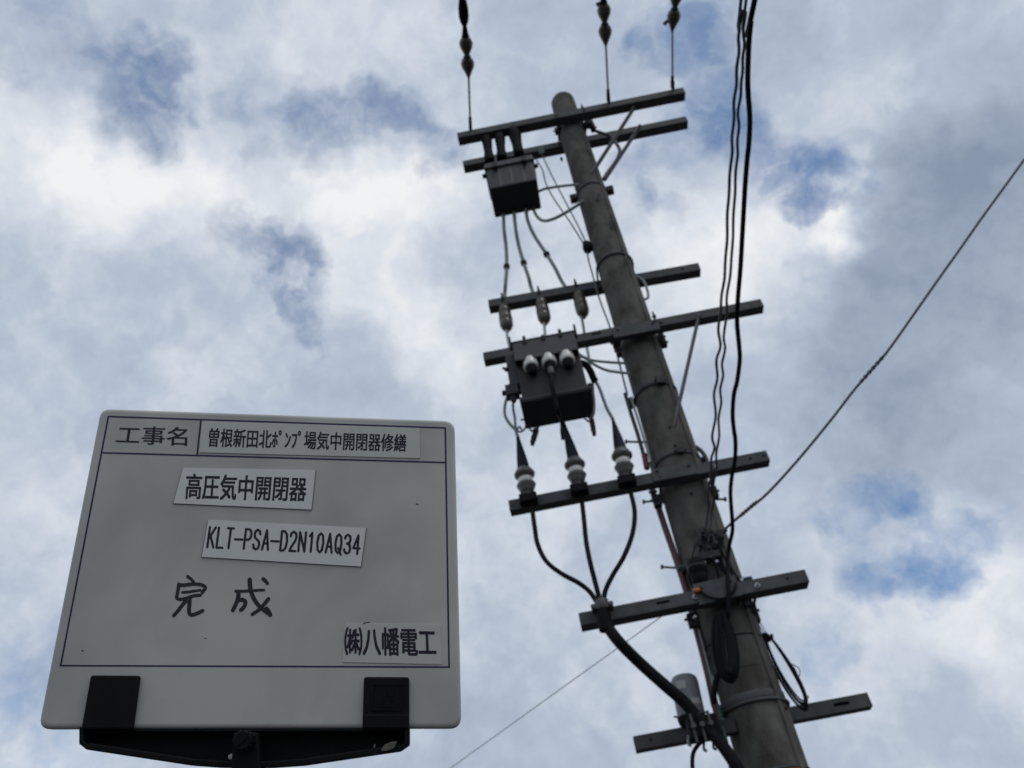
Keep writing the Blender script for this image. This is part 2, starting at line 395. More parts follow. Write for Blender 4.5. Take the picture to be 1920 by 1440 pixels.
def crossarm(key, side, pl, pr, s, label, slots_px=(), dy=None):
    z = 3.
    for _ in range(6):
        off = -(rad(z) + (dy or s) + .004) if side > 0 else rad(z) + .004
        p0, p1 = W(*pl, off), W(*pr, off); z = (loc(p0)[2] + loc(p1)[2]) / 2
    t = thing('crossarm', Lp(0, off + s/2, z), label, 'crossarm', 'steel crossarms bolted across the pole')
    x = (p1-p0).normalized(); sl = []
    for (qx0, qx1, lo, hi, py) in slots_px:
        a0 = (W(qx0, py, off)-p0).dot(x); a1 = (W(qx1, py, off)-p0).dot(x); sl.append((a0, a1, lo*s, hi*s))
    tube_beam(p0, p1, s, sl, 'beam', 'galv', t, dy or s)
    ARMS[key] = dict(t=t, off=off, s=s, z=z, p0=p0, p1=p1, x=x, side=side)
    # U-bolt round the pole, with nuts on the arm's outer face
    r = rad(z) + .008; zc = z + s/2; sg = -1 if side > 0 else 1
    yo = sg * (abs(off) + (0.012 if side > 0 else s + .012))
    pts = [Lp(-r, yo, zc)] + [Lp(r*cos(pi*(1-k/12.)), -sg*r*sin(pi*k/12.), zc) for k in range(13)] + [Lp(r, yo, zc)]
    ub = MB().tube(pts, .007, 8).build('u_bolt', 'galvd', t)
    for q in (-r, r):
        MB().lathe(Lp(q, yo - sg*.018, zc), n_*sg, [(0, .014), (.011, .014), (.012, .010)], 6).build('nut', 'bright' if key in ('a5', 'a6') else 'galvd', ub)
    return ARMS[key]

crossarm('a1', 1, (858, 258.2), (1285, 172.5), .076, 'uppermost crossarm in front of the pole top, three conductors tied to it')
crossarm('a2', -1, (868.5, 311), (1290, 226.7), .076, 'second crossarm from the top, passing behind the pole with a small switch below')
crossarm('a3', -1, (916.4, 575), (1314, 505), .070, 'crossarm behind the pole with three brown insulators hanging from its left half', [(1277, 1283, .42, .62, 505)])
crossarm('a4', 1, (907, 675), (1432.4, 573.5), .062, 'long crossarm behind the larger switch box, with one diagonal brace on the right', [(1112, 1130, .5, .72, 636)])
crossarm('a5', 1, (955.6, 957), (1444, 862.4), .060, 'crossarm carrying three ribbed cable terminations on its left half', [(1405, 1411, .42, .6, 862), (1430, 1435, .42, .6, 856), (1290, 1296, .42, .6, 885)])
crossarm('a6', 1, (1088.7, 1172.5), (1518, 1089.7), .058, 'short crossarm with long slots whose left end holds the cable breakout', [(1234, 1260, .46, .66, 1143), (1476, 1481, .42, .62, 1090), (1336, 1360, .46, .66, 1115)], .074)
crossarm('a7', -1, (1192.4, 1406.5), (1636.7, 1323.3), .058, 'lowest crossarm, behind the pole, long slot near its right end', [(1221, 1226, .42, .60, 1400), (1567, 1598, .42, .66, 1331)])

def brace(key, pa, pb, offa, offb, w=7.0):
    t = ARMS[key]['t']; p0, p1 = W(*pa, offa), W(*pb, offb); r = rpx(p0, w) 
    x = (p1-p0).normalized(); y = (n_ - x*n_.dot(x)).normalized(); zz = x.cross(y)
    mb = MB().box((p0+p1)/2, x*(p1-p0).length/2, y*r*.9, zz*.0035).box((p0+p1)/2 + y*r*.9, x*(p1-p0).length/2, y*.0035, zz*r*.8)
    o = mb.build('brace', 'bracezinc', t, .001)
    MB().lathe(p0 - n_*.012, n_, [(0, .012), (.012, .012), (.016, .008)], 6).build('nut', 'galvd', o)
A1, A2, A3, A4, A5, A6, A7 = (ARMS['a%d' % i] for i in range(1, 8))
brace('a1', (1189, 200), (1108, 326), A1['off'] + .04, -.105)
brace('a2', (1199, 236), (1133, 336), A2['off'] - .004, .06)
brace('a4', (1310, 592), (1263, 800), A4['off'] - .004, -.115, 8)

def arm_plate(key, px0, px1, up, name='saddle_plate', m='galv', th=.006):
    """flat plate standing between arm and pole"""
    A = ARMS[key]; off = A['off'] - th/2 - .001
    p0, p1 = W(*px0, off), W(*px1, off); x = (p1-p0).normalized(); z = (z_ - x*z_.dot(x)).normalized()
    c = (p0+p1)/2 + z*up/2
    o = MB().box(c, x*(p1-p0).length/2, n_*th/2, z*up/2).build(name, m, A['t'], .0015)
    for q in (p0 + x*.03, p1 - x*.03):
        MB().lathe(q + z*up*.75 - n_*.004, -n_, [(0, .008), (.006, .008), (.007, .005)], 6).build('bolt_head', 'darkiron', o)
arm_plate('a4', (1152, 634), (1238, 617), .075)
arm_plate('a5', (1226, 903), (1308, 888), .072)
arm_plate('a6', (1312, 1135), (1392, 1116), .10)
# hardware at the joints with the pole: bolts and clamp ears
def clamp_ear(key, px, py, off, sz=(.02, .02, .03), m='darkiron'):
    p = W(px, py, off)
    mb = MB().box(p, d_*sz[0], n_*sz[1], z_*sz[2]).tube([p - d_*sz[0]*1.6 + z_*.01, p + d_*sz[0]*1.6 + z_*.01], .007, 8).lathe(p - n_*(sz[1]+.012), n_, [(0, .010), (.012, .010)], 6)
    mb.build('clamp', m, ARMS[key]['t'], .002)
for a in (('a2', 1112, 241, -.02), ('a2', 1045, 246, -.02), ('a2', 1103, 232, -.05), ('a4', 1155, 645, -.08), ('a4', 1240, 634, -.04, (.018, .02, .035)),
          ('a5', 1232, 940, -.09), ('a5', 1338, 925, -.05), ('a6', 1298, 1164, -.1), ('a6', 1405, 1098, -.13, (.02, .02, .035)), ('a6', 1405, 1140, -.06),
          ('a6', 1283, 1068, -.05, (.012, .012, .014))):
    clamp_ear(*a)
P = path([(1304, 838), (1314, 845), (1322, 856), (1327, 870), (1328, 882)], -.02, 5); MB().tube(P, .012, 8).build('strap', 'galvd', A5['t'])
def stud(key, px, py, off, h=.05, up=None):
    p = W(px, py, off); MB().tube([p - z_*.02, p, p + z_*h*.2, p + z_*h*.21, p + z_*h*.5, p + z_*h*.51, p + z_*h], [.006, .006, .006, .012, .012, .006, .006], 8).build('stud', 'galvd', ARMS[key]['t'])
stud('a1', 1093, 205, A1['off'] + .03, .08)
stud('a4', 1228, 598, A4['off'] - .01, .06)
stud('a3', 1052, 295, A2['off'] + .03, -.06)

for a in (('a2', 1098, 236, -.07, (.022, .02, .022)), ('a2', 1110, 233, -.03, (.012, .02, .045)), ('a2', 1050, 238, -.05, (.016, .016, .035)), ('a4', 1160, 660, -.09, (.015, .02, .03)), ('a4', 1243, 645, -.03, (.022, .02, .022)),
          ('a6', 1412, 1150, -.03, (.02, .02, .045)), ('a6', 1396, 1118, -.15, (.012, .014, .05)), ('a5', 1330, 935, -.03, (.016, .016, .04)), ('a5', 1225, 925, -.03, (.014, .02, .03))):
    clamp_ear(*a)
# ================================================================== STRAIN INSULATOR STRINGS AT THE TOP
def strain_string(px_arm, px_tip, px_w, label, ninst, wire_end, cover=True, lever=None):
    off = A1['off']; zc = A1['z'] + .035
    p0 = W(*px_arm, off - .01); zc = (p0.z - CAMZ) + .02
    tip = Wz(*px_tip, zc + .03); far = Wz(*px_w, zc + .06)
    x = (far - tip).normalized()
    t = thing('strain_insulator', p0, label, 'insulator', 'strain insulator strings on the top crossarm')
    ax0 = (tip-p0).normalized()
    MB().tube([p0, p0 + ax0*.09], .013, 8).box(p0 + ax0*.02, d_*.012, ax0*.03, z_*.02).build('shackle', 'darkiron', t)
    MB().tube([p0 + ax0*.07, tip + x*.02], .0088, 8).build('strap_rod', 'strap', t)
    q = tip; R0 = .050; Ls = .150
    for k in range(ninst):
        pr = [(0, .008), (.02, .016), (.05, .030), (.085, R0*.93), (.10, R0), (.112, R0*1.02), (.125, R0*.98), (.145, R0*.86), (.158, R0*.6), (.160, .026), (.178, .020)]
        o = MB().lathe(q, x, pr, 20).build('insulator_bell', 'brownporc', t)
        MB().lathe(q + x*.113, x, [(0, R0*1.02), (.002, R0*1.045), (.008, R0*1.045), (.010, R0*1.0)], 20).build('rim', 'greyporc', o)
        MB().lathe(q + x*.158, x, [(0, .022), (.004, .030), (.012, .030), (.016, .015)], 14).build('cap', 'darkiron', o)
        q = q + x*Ls
    if cover:
        MB().lathe(q - x*.02, x, [(0, .018), (.03, .028), (.07, .022), (.11, .016), (.14, .03), (.18, .038), (.24, .037), (.30, .026), (.33, .014), (.42, .006)], 14).build('clamp_cover', 'rubber', t)
    if lever:
        p = Wz(*lever[0], zc + .05); p2 = Wz(*lever[1], zc + .05)
        MB().tube(spline([p, (p+p2)/2 + z_*.01, p2], 5), [.006 + .001*i for i in range(11)], 8).build('pin', 'galvd', t)
    return t, q, x, far
def conductor(p, x, label, n=26):
    # runs on over the camera to the next span, gently sagging
    h = V((x.x, x.y, 0)).normalized(); pts = [p + h*s + z_*(.02*s*s/12 - .03*s) for s in [i * .9 for i in range(n)]]
    tag(MB().tube(pts, .0065, 8).build('overhead_conductor', 'thinwire', None, 0, p), label, 'wire', 'conductors tied to the top crossarm')
t, q, x, far = strain_string((882, 240), (879, 147), (872, 60), 'left of three strain insulator strings, black rubber clamp cover above two brown bells', 2, None)
conductor(q + x*.30, x, 'thin conductor leaving the leftmost strain insulator string')
t, q, x, far = strain_string((1141, 188), (1136, 87), (1132, 10), 'middle of three strain insulator strings, both brown bells showing just right of the pole top', 2, None, True, ((1133, 4), (1119, 9)))
conductor(q + x*.30, x, 'thin conductor leaving the middle strain insulator string')
t, q, x, far = strain_string((1261, 163), (1260, 60), (1267, 0), 'rightmost strain insulator string with a bent pin sticking out beside its lower bell', 2, None, True, ((1262, 32), (1245, 46)))
conductor(q + x*.30, x, 'thin conductor leaving the rightmost strain insulator string')

# ================================================================== UPPER SWITCH
def fbox(mb, a0, a1, o0, o1, z0, z1):
    return mb.box(Lp((a0+a1)/2, (o0+o1)/2, (z0+z1)/2), d_*(a1-a0)/2, n_*(o1-o0)/2, z_*(z1-z0)/2)
FO = -.17
c = [loc(W(*q, FO)) for q in ((906, 309), (1001.8, 295), (920.6, 353), (1002.5, 338))]
ua0 = (c[0][0]+c[2][0])/2; ua1 = (c[1][0]+c[3][0])/2; uz1 = (c[0][2]+c[1][2])/2; uz0 = (c[2][2]+c[3][2])/2
print('UPPER BOX', ua0, ua1, uz0, uz1)
ub = thing('switch_box', Lp((ua0+ua1)/2, 0, uz0), 'smaller dark switch box hung under the top pair of crossarms, three black bushings on top', 'switch box', 'pole mounted switch boxes')
UD = .27
fbox(MB(), ua0, ua1, FO, FO+UD, uz0, uz1-.03).build('case', 'boxdark', ub, .012)
fbox(MB(), ua0-.012, ua1+.012, FO-.014, FO+UD+.014, uz1-.055, uz1-.03).build('flange', 'boxpaint', ub, .004)
fbox(MB(), ua0-.006, ua1+.006, FO-.008, FO+UD+.008, uz1-.03, uz1+.02).build('lid', 'boxpaint', ub, .012)
for k in range(2):
    q = ua0 + (ua1-ua0)*(.2+.62*k)
    fbox(MB(), q-.018, q+.018, FO-.035, FO-.002, uz1-.085, uz1-.02).build('latch', 'darkiron', ub, .004)
    fbox(MB(), q-.02, q+.02, FO+UD-.02, FO+UD+.006, uz1-.05, A2['z']+.03).build('hanger_strap', 'galvd', ub, .002)
for s_ in (ua0-.02, ua1+.02):
    MB().lathe(Lp(s_, FO+.06, uz1-.045), d_, [(-.016, .018), (.016, .018)], 8).build('lug', 'darkiron', ub)
# front ribs of the case
for k in range(3):
    q = ua0 + (ua1-ua0)*(.25+.25*k)
    MB().lathe(Lp(q, FO+.012, uz0+.02), z_, [(0, .014), (uz1-uz0-.1, .014)], 10).build('rib', 'boxpaint', ub)
for k, (b0, b1) in enumerate((((918, 301), (912, 258)), ((941, 296), (937, 256)), ((973, 288), (964, 246)))):
    p0 = W(*b0, FO+.05); p1 = W(*b1, A1['off']+.05)
    x = (p1-p0); L = x.length
    MB().lathe(p0 - x*.04, x, [(0, .040), (L*.15, .043), (L*.4, .034 + .006*(k == 2)), (L*.6, .036 + .008*(k == 2)), (L*.85, .042 + .010*(k == 2)), (L*1.06, .044 + .010*(k == 2)), (L*1.1, .03)], 16).build('bushing', 'rubber', ub)
for q in ((944, 404), (964, 399), (988, 392), (1001, 393)):
    p = W(*q, FO+UD-.05)
    MB().lathe(Lp(loc(p)[0], FO+UD-.04, uz0), -z_, [(0, .017), (.02, .017), (.024, .012), (.05, .010)], 10).build('gland', 'darkiron', ub)

# three leads from the upper switch down to the hanging insulators
def cable(name, pts, w, m, label, cat, group=None, off=0., n=8, sub=6, parent=None, joints=()):
    P = path(pts, off, sub); r = sum(rpx(p, w) for p in P) / len(P)
    if parent or joints:
        root = parent or thing(name, P[0], label, cat, group)
        MB().tube(P, r, n).build('sheath' if not parent else name, m, root)
        for j in joints:
            k = int(j*(len(P)-1)); x = (P[min(k+1, len(P)-1)]-P[k]).normalized()
            MB().lathe(P[k], x, [(-.018, r*.9), (-.014, r*1.7), (.014, r*1.7), (.018, r*.9)], 10).build('joint', 'darkiron', root)
        return root
    o = MB().tube(P, r, n).build(name, m, None, 0, P[0]); return tag(o, label, cat, group)
UO = FO + UD - .04
G = 'leads between the upper switch and the hanging insulators'
cable('lead_wire', [(944, 405, UO), (945, 430, UO), (949, 465, .12), (950, 500, .14), (948, 530, .15), (946.5, 556, .19), (948, 590, .16)], 7.0, 'cable', 'leftmost grey lead dropping almost straight from the upper switch to the first hanging insulator', 'cable', G, joints=(.52,))
cable('lead_wire', [(964, 400, UO), (967, 430, UO), (973, 462, .12), (982, 493, .14), (991, 520, .15), (998, 545, .19), (1014, 575, .16)], 7.0, 'cable', 'middle grey lead from the upper switch to the second hanging insulator', 'cable', G, joints=(.52,))
cable('lead_wire', [(986, 393, UO), (990, 415, UO), (1002, 442, .1), (1025, 477, .14), (1041, 503, .15), (1056, 532, .19), (1083, 565, .16)], 7.0, 'cable', 'rightmost grey lead curving from the upper switch to the third hanging insulator', 'cable', G, joints=(.5,))
cable('control_cable', [(1008, 360, -.02), (1022, 354, -.03), (1045, 350, -.04), (1082, 346, -.06), (1100, 346, -.08)], 5.0, 'cable', 'short grey cable from the upper switch straight across to the pole', 'cable', 'control cables of the switches')
cable('control_cable', [(1001, 395, UO), (1008, 407, UO), (1019, 414, .04), (1036, 411, 0), (1060, 399, -.03), (1092, 379, -.06), (1105, 373, -.08)], 6.0, 'cable', 'grey cable looping from under the upper switch up to the pole', 'cable', 'control cables of the switches')

# thin wires down the pole's left side
cable('bond_wire', [(1015, 288, .1), (1035, 330, .08), (1060, 378, .04), (1082, 420, .0), (1099, 455, -.02)], 2.6, 'thinwire', 'straight thin wire from the green clip on the second crossarm to the small black connector', 'wire', 'thin wires beside the upper pole')
cable('bond_wire', [(1006, 300, .06), (1016, 316, .06), (1020, 330, .06), (1024, 345, .05), (1040, 375, .03), (1068, 415, .0), (1096, 460, -.02)], 2.6, 'thinwire', 'kinked reddish thin wire from the upper switch to the small black connector', 'wire', 'thin wires beside the upper pole')
o = cable('earth_wire', [(1101, 470, -.02), (1104, 490, -.02), (1111, 515, -.03), (1119, 545, -.03), (1131, 580, -.03), (1143, 612, -.04), (1157, 665, -.05), (1166, 700, -.06), (1176, 740, -.06)], 3.2, 'thinwire', 'thin earth wire hugging the left edge of the pole below the black connector', 'wire')
p = W(1101, 463, -.02)
o = MB().lathe(p - z_*.05, z_, [(0, .015), (.01, .03), (.05, .034), (.09, .028), (.10, .012)], 10).box(p + d_*.02, d_*.03, n_*.01, z_*.02).build('wire_connector', 'rubber', None, 0, p)
tag(o, 'small black wire connector on the left edge of the pole', 'connector')
p = W(1015, 283, A2['off'] - .012)
o = MB().box(p, d_*.022, n_*.008, z_*.05).tube([p - n_*.01 - z_*.05, p - n_*.01 + z_*.06], .006, 8).build('earth_clip', 'green', None, .002, p)
tag(o, 'green clip fixed on the second crossarm between switch and pole', 'clip')

# ================================================================== HANGING INSULATORS ON CROSSARM 3
def hanging(px, py, tipx, tipy, label):
    off = A3['off'] + A3['s']/2; zt_ = loc(A3['p0'])[2] - .0
    p = W(px, py, off); p = V((p.x, p.y, zt_ + CAMZ)); tip = W(tipx, tipy, off)
    L = (p.z - tip.z)
    t = thing('hanging_insulator', p, label, 'insulator', 'insulators hanging from the third crossarm')
    MB().lathe(p + z_*.0, -z_, [(0, .034), (.008, .043), (L*.28, .0435), (L*.31, .0405), (L*.35, .0405), (L*.38, .045), (L*.58, .0465), (L*.61, .043), (L*.65, .043), (L*.68, .0465), (L*.80, .044), (L*.92, .033), (L*.97, .020), (L, .012)], 20).build('body', 'brownporc', t)
    MB().lathe(p - z_*(L-.004), -z_, [(0, .010), (.02, .010), (.022, .007)], 8).build('terminal', 'galvd', t)
    # bolt through the arm
    q = W(px, py, A3['off']); q = V((q.x, q.y, 0)) + z_*(zt_ + CAMZ + A3['s'])
    MB().tube([q - n_*.006 - z_*.035, q - n_*.006 + z_*.03], .007, 8).box(q - n_*.004 - z_*.02, d_*.010, n_*.004, z_*.02).build('bolt', 'darkiron', t)
    return tip
tips = [hanging(944, 572, 949.5, 620, 'leftmost brown insulator hanging under the third crossarm'),
        hanging(1013, 560, 1019.5, 607, 'middle brown insulator hanging under the third crossarm'),
        hanging(1083, 547, 1089, 595, 'rightmost brown insulator hanging under the third crossarm, nearest the pole')]
G = 'drop wires from the hanging insulators'
o3 = A3['off'] + A3['s']/2
cable('drop_wire', [(949.5, 617, o3), (951, 630, .12), (954, 644, .0), (958, 660, -.08), (964, 680, -.14)], 5.6, 'cable', 'drop wire from the leftmost hanging insulator into the left of the larger switch', 'wire', G)
cable('drop_wire', [(1019.5, 605, o3), (1021, 616, .1), (1022.5, 632, -.02), (1026, 655, -.10)], 5.6, 'cable', 'drop wire from the middle hanging insulator to the back of the larger switch', 'wire', G)
cable('drop_wire', [(1089, 592, o3), (1092.5, 605, .14), (1098, 640, .08), (1103, 665, .02), (1106, 690, -.06)], 5.6, 'cable', 'drop wire from the rightmost hanging insulator passing right of the larger switch', 'wire', G)

# ================================================================== LOWER SWITCH
HO = -.43
c = [loc(W(*q, HO)) for q in ((960, 644), (1077, 620.6), (966, 676), (1082, 655))]
ha0 = (c[0][0]+c[2][0])/2; ha1 = (c[1][0]+c[3][0])/2; hz1 = (c[0][2]+c[1][2])/2; hz0 = (c[2][2]+c[3][2])/2
BO = -.385
c = [loc(W(*q, BO)) for q in ((980, 756), (1103, 730))]
bz0 = (c[0][2]+c[1][2])/2; ba0 = c[0][0]; ba1 = c[1][0]
c = [loc(Wz(*q, bz0)) for q in ((995, 800), (1105, 780))]
BB = (c[0][1]+c[1][1])/2
print('LOWER', ha0, ha1, hz0, hz1, 'body', ba0, ba1, bz0, 'back', BB)
BB = max(min(BB, -.05), -.25)
sb = thing('switch_box', Lp((ha0+ha1)/2, (HO+BB)/2, bz0), 'larger grey switch box with a hood over three white bushings, in front of a crossarm', 'switch box', 'pole mounted switch boxes')
fbox(MB(), ba0, ba1, BO, BB, bz0, hz1-.01).build('case', 'casepaint', sb, .008)
mb = MB(); fbox(mb, ha0, ha1, HO, HO+.004, hz0, hz1); mb.build('hood_front', 'boxpaint', sb, .002)
mb = MB(); fbox(mb, ha0-.006, ha1+.006, HO-.004, A4['off'] - .002, hz1, hz1+.008); mb.build('hood_top', 'boxdark', sb, .002)
for q in (ha0, ha1-.004):
    mb = MB(); fbox(mb, q, q+.004, HO+.004, BO+.01, hz0, hz1); mb.build('hood_side', 'boxdark', sb)
mb = MB(); fbox(mb, ba0-.014, ba1+.018, BO-.010, BB+.010, bz0+.004, bz0+.018); mb.build('base_flange', 'boxdark', sb, .003)
fbox(MB(), ba0-.012, ba1+.014, BO-.008, BB+.008, bz0-.006, bz0+.003).build('bottom_plate', 'boxdark', sb, .004)
for fx in (.2, .5, .78):
    q = ha0 + (ha1-ha0)*fx
    h = .03 if fx != .5 else .012
    mb = MB(); fbox(mb, q-.009, q+.009, HO-.010, HO+.006, hz1-.022, hz1+h); mb.build('hood_bolt', 'darkiron', sb, .002)
for q in (ha0-.012, ha1+.01):
    mb = MB(); fbox(mb, q-.006, q+.006, HO-.002, HO+.03, hz1-.03, hz1+.055); mb.build('side_tab', 'darkiron', sb, .002)
# hanger arms joining the case to the crossarm
for q in (ha0+.05, ha1-.05):
    mb = MB(); fbox(mb, q-.02, q+.02, BB-.002, A4['off']-.004, hz1-.12, hz1-.005); mb.build('mounting_arm', 'darkiron', sb, .002)
# white bushings slanting out and down
bdir = (-n_*.26 - z_*.96).normalized()
bush = []
for (q0, q1) in (((994, 677), (997, 697)), ((1028, 671), (1031, 690)), ((1061.5, 666), (1065, 685))):
    p0 = W(*q0, BO-.005); e1 = p0 + bdir*.075
    o = MB().lathe(p0 - bdir*.02, bdir, [(0, .038), (.03, .0415), (.05, .040), (.072, .0415), (.09, .040), (.094, .035)], 24).build('bushing', 'porcelain', sb)
    MB().lathe(p0 + bdir*.0735, bdir, [(0, .030), (.006, .030), (.016, .026), (.04, .022), (.05, .012)], 18).build('bushing_end', 'rubber', o)
    bush.append(p0 + bdir*.10)
MB().lathe(bush[1] - bdir*.005, bdir, [(0, .016), (.02, .020), (.06, .019), (.075, .014)], 14).build('lead_sleeve', 'boxpaint', sb)
# left control case
c0 = loc(W(949, 677, BO+.06)); c1 = loc(W(978, 722, BO+.06))
mb = MB(); fbox(mb, c0[0], ba0+.004, BO+.03, BO+.13, c1[2]-.01, c0[2]+.02); mb.build('control_case', 'boxdark', sb, .006)
p = W(961, 735, BO+.05)
mb = MB().box(p, d_*.035, n_*.03, z_*.035).tube([p - d_*.055 + z_*.005, p + d_*.05 - z_*.01], .016, 10).lathe(p - z_*.07, z_, [(0, .012), (.02, .02), (.06, .026)], 12)
mb.build('cable_entry', 'darkiron', sb, .002)
for q, q2 in (((943, 690), (950, 693)), ((976, 747), (983, 752)), ((1100, 727), (1106, 722)), ((1103, 735), (1107, 730))):
    p0, p1 = W(*q, BO+.03), W(*q2, BO+.03); MB().tube([p0, p1], .008, 8).lathe(p1, (p1-p0), [(-.008, .013), (.006, .013)], 8).build('lug', 'darkiron', sb)
# feet / clamps dangling under the case
def dangle(pts, off, w, tipw):
    P = path(pts, off, 4); MB().tube(P, rpx(P[0], w), 8).build('hook_wire', 'darkiron', sb)
    e = P[-1]; x = (P[-1]-P[-3]).normalized(); u, v = perp(x)
    mb = MB().box(e, x*.035, u*.016, v*.013).box(e + x*.045 + u*.012, x*.018, u*.006, v*.010).box(e + x*.045 - u*.012, x*.018, u*.006, v*.010)
    mb.build('hook_clamp', 'darkiron', sb, .002)
dangle([(1010, 797), (1006, 806), (1003, 815)], BB-.02, 6, 14)
dangle([(1104, 781), (1109, 789), (1111, 797)], BB-.02, 6, 14)
dangle([(1056, 789), (1055, 797), (1055, 804)], BB-.02, 7, 10)
for pts in ([(984, 752), (981, 764), (986, 774)], [(988, 785), (980, 787), (976, 787)], [(986, 788), (985, 802), (976, 810), (970, 806), (974, 800), (978, 806)],
            [(1109, 778), (1096, 783), (1104, 791)], [(992, 800), (996, 808), (1001, 806)]):
    P = path(pts, BB-.05, 5); MB().tube(P, .005, 6).build('loose_wire', 'darkiron', sb)

# control cables right of the lower switch
cable('control_cable', [(1084, 663, -.2), (1096, 670, -.16), (1112, 676, -.12), (1140, 679, -.08), (1172, 681, -.08)], 5.2, 'cable', 'upper of two grey cables running from the larger switch across to the pole', 'cable', 'control cables of the switches')
cable('control_cable', [(1084, 667, -.24), (1098, 672, -.2), (1115, 684, -.16), (1137, 694, -.12), (1160, 698, -.1), (1180, 700, -.1)], 5.4, 'cable', 'lower of two grey cables sagging from the larger switch across to the pole', 'cable', 'control cables of the switches')

# ================================================================== CABLE TERMINATIONS ON CROSSARM 5
def termination(tip, base, top, foot, label, group, coneoff):
    off = A5['off'] - .035
    f = W(*foot, off); bs = W(*base, off)
    x = (bs-f).normalized(); x = (x*.6 + z_*.4).normalized() if abs(x.z) < .9 else x
    t = thing('cable_termination', f, label, 'termination', group)
    L = (bs-f).length
    MB().box(f - z_*.020, d_*.045, n_*.030, z_*.024).build('mounting_clamp', 'rubber', t, .006)
    pr = [(0, .028), (L*.08, .028), (L*.10, .033), (L*.22, .038), (L*.33, .045), (L*.39, .050), (L*.43, .046), (L*.45, .036), (L*.66, .036), (L*.69, .044), (L*.76, .053), (L*.82, .054), (L*.88, .047), (L*.95, .042), (L*1.0, .036)]
    MB().lathe(f, x, pr, 24).build('porcelain_sheds', 'greyporc', t)
    MB().lathe(f + x*L*.46, x, [(0, .036), (L*.02, .0375), (L*.16, .039), (L*.18, .036)], 24).build('pale_collar', 'porcelain', t)
    tp = W(*tip, coneoff); b = f + x*L*.98
    P = [b + (tp-b)*k/6 for k in range(7)]
    MB().tube(P, [.033, .030, .026, .021, .016, .011, .008], 14).build('cone', 'navy', t)
    return f, tp
G = 'cable terminations on the fifth crossarm'
CT = [termination((970, 815), (982, 880), None, (990, 930), 'leftmost ribbed cable termination with a dark cone, near the end of its crossarm', G, -.26),
      termination((1056, 790), (1076, 862), None, (1085, 912), 'middle ribbed cable termination with a dark cone below the larger switch', G, -.26),
      termination((1148.7, 785), (1164, 845), None, (1174, 896), 'ribbed cable termination with a dark cone closest to the pole', G, -.24)]
G = 'leads between the larger switch and the cable terminations'
cable('lead_cable', [(955, 735, -.32), (949, 750, -.32), (946, 768, -.30), (948, 782, -.29), (956, 795, -.28), (966, 806, -.27), (970.5, 820, -.265)], 5.6, 'cable', 'lead bowing out left of the larger switch down to the leftmost cone', 'cable', G)
cable('lead_cable', [(963, 745, -.32), (962, 765, -.3), (965, 782, -.29), (966.5, 800, -.28), (969, 812, -.27)], 5.0, 'cable', 'thin straight lead beside the bowed one, left under the larger switch', 'cable', G)
P0 = bush[1] + bdir*.07
pts = [P0, W(1035, 722, HO-.02), W(1041, 750, HO), W(1046, 772, HO+.02), W(1052, 786, -.33), W(1057, 797, -.28)]
P = spline(pts, 6); tag(MB().tube(P, .011, 8).build('lead_cable', 'blackcable', None, 0, P[0]), 'black lead from the middle white bushing down over the face of the larger switch', 'cable', G)
cable('lead_cable', [(1086, 680, -.36), (1098, 684, -.34), (1107, 696, -.32), (1113, 710, -.30), (1117, 716, -.29)], 13, 'rubber', 'thick black sleeve at the right side of the larger switch', 'cable', G)
cable('lead_cable', [(1116, 714, -.29), (1124, 728, -.28), (1132, 750, -.27), (1139, 768, -.26), (1148, 784, -.24), (1151, 792, -.24)], 6.2, 'cable', 'grey lead curving from the black sleeve down to the cone nearest the pole', 'cable', G)
cable('lead_cable', [(1111, 712, -.29), (1112, 735, -.27), (1114, 755, -.25), (1113, 775, -.24), (1107, 786, -.22)], 5.2, 'cable', 'short grey lead hanging right of the larger switch to its lower corner', 'cable', G)

# ================================================================== CABLE CORES, BREAKOUT, MAIN CABLE
G = 'cable cores gathered into the breakout'
o5 = A5['off'] - .02; o6 = A6['off'] - .05
cable('cable_core', [(991, 925, o5), (997, 950, o5-.01), (1002, 985, o5-.02), (1008, 1020, o5-.03), (1024, 1052, o6), (1052, 1075, o6), (1085, 1093, o6), (1106, 1110, o6), (1121, 1132, o6)], 9, 'blackcable', 'left cable core sweeping widest before it reaches the breakout', 'cable', G)
cable('cable_core', [(1086, 910, o5), (1091, 940, o5), (1095, 975, o5-.02), (1099, 1015, o5-.03), (1106, 1052, o6), (1115, 1088, o6), (1126, 1130, o6)], 9, 'blackcable', 'middle cable core running almost straight into the breakout', 'cable', G)
cable('cable_core', [(1176, 895, o5), (1183, 925, o5), (1190, 960, o5-.02), (1186, 1000, o5-.03), (1170, 1043, o6), (1148, 1080, o6), (1135, 1108, o6), (1131, 1132, o6)], 9, 'blackcable', 'right cable core bulging towards the pole before the breakout', 'cable', G)
for q in ((988, 975), (1181, 940), (993, 973)):
    pass
p0 = W(1127, 1122, o6); p1 = W(1133, 1165, o6); x = (p1-p0).normalized(); L = (p1-p0).length
bk = thing('cable_breakout', p0, 'brown grey clamp head where three cores join at the left end of a crossarm', 'cable breakout')
MB().lathe(p0, x, [(0, .016), (L*.08, .030), (L*.5, .034), (L*.55, .030)], 16).build('boot', 'greyporc' if False else 'boxpaint', bk)
MB().box(p0 + x*L*.42, d_*.048, n_*.03, z_*.012).build('clamp_bar', 'galvd', bk, .003)
MB().lathe(p0 + x*L*.5, x, [(0, .032), (L*.3, .033), (L*.9, .027)], 16).build('neck', 'rubber', bk)
for s_ in (-1, 1): MB().lathe(p0 + x*L*.42 + d_*.04*s_ - n_*.02, -n_, [(0, .010), (.018, .010)], 6).build('bolt', 'galvd', bk)
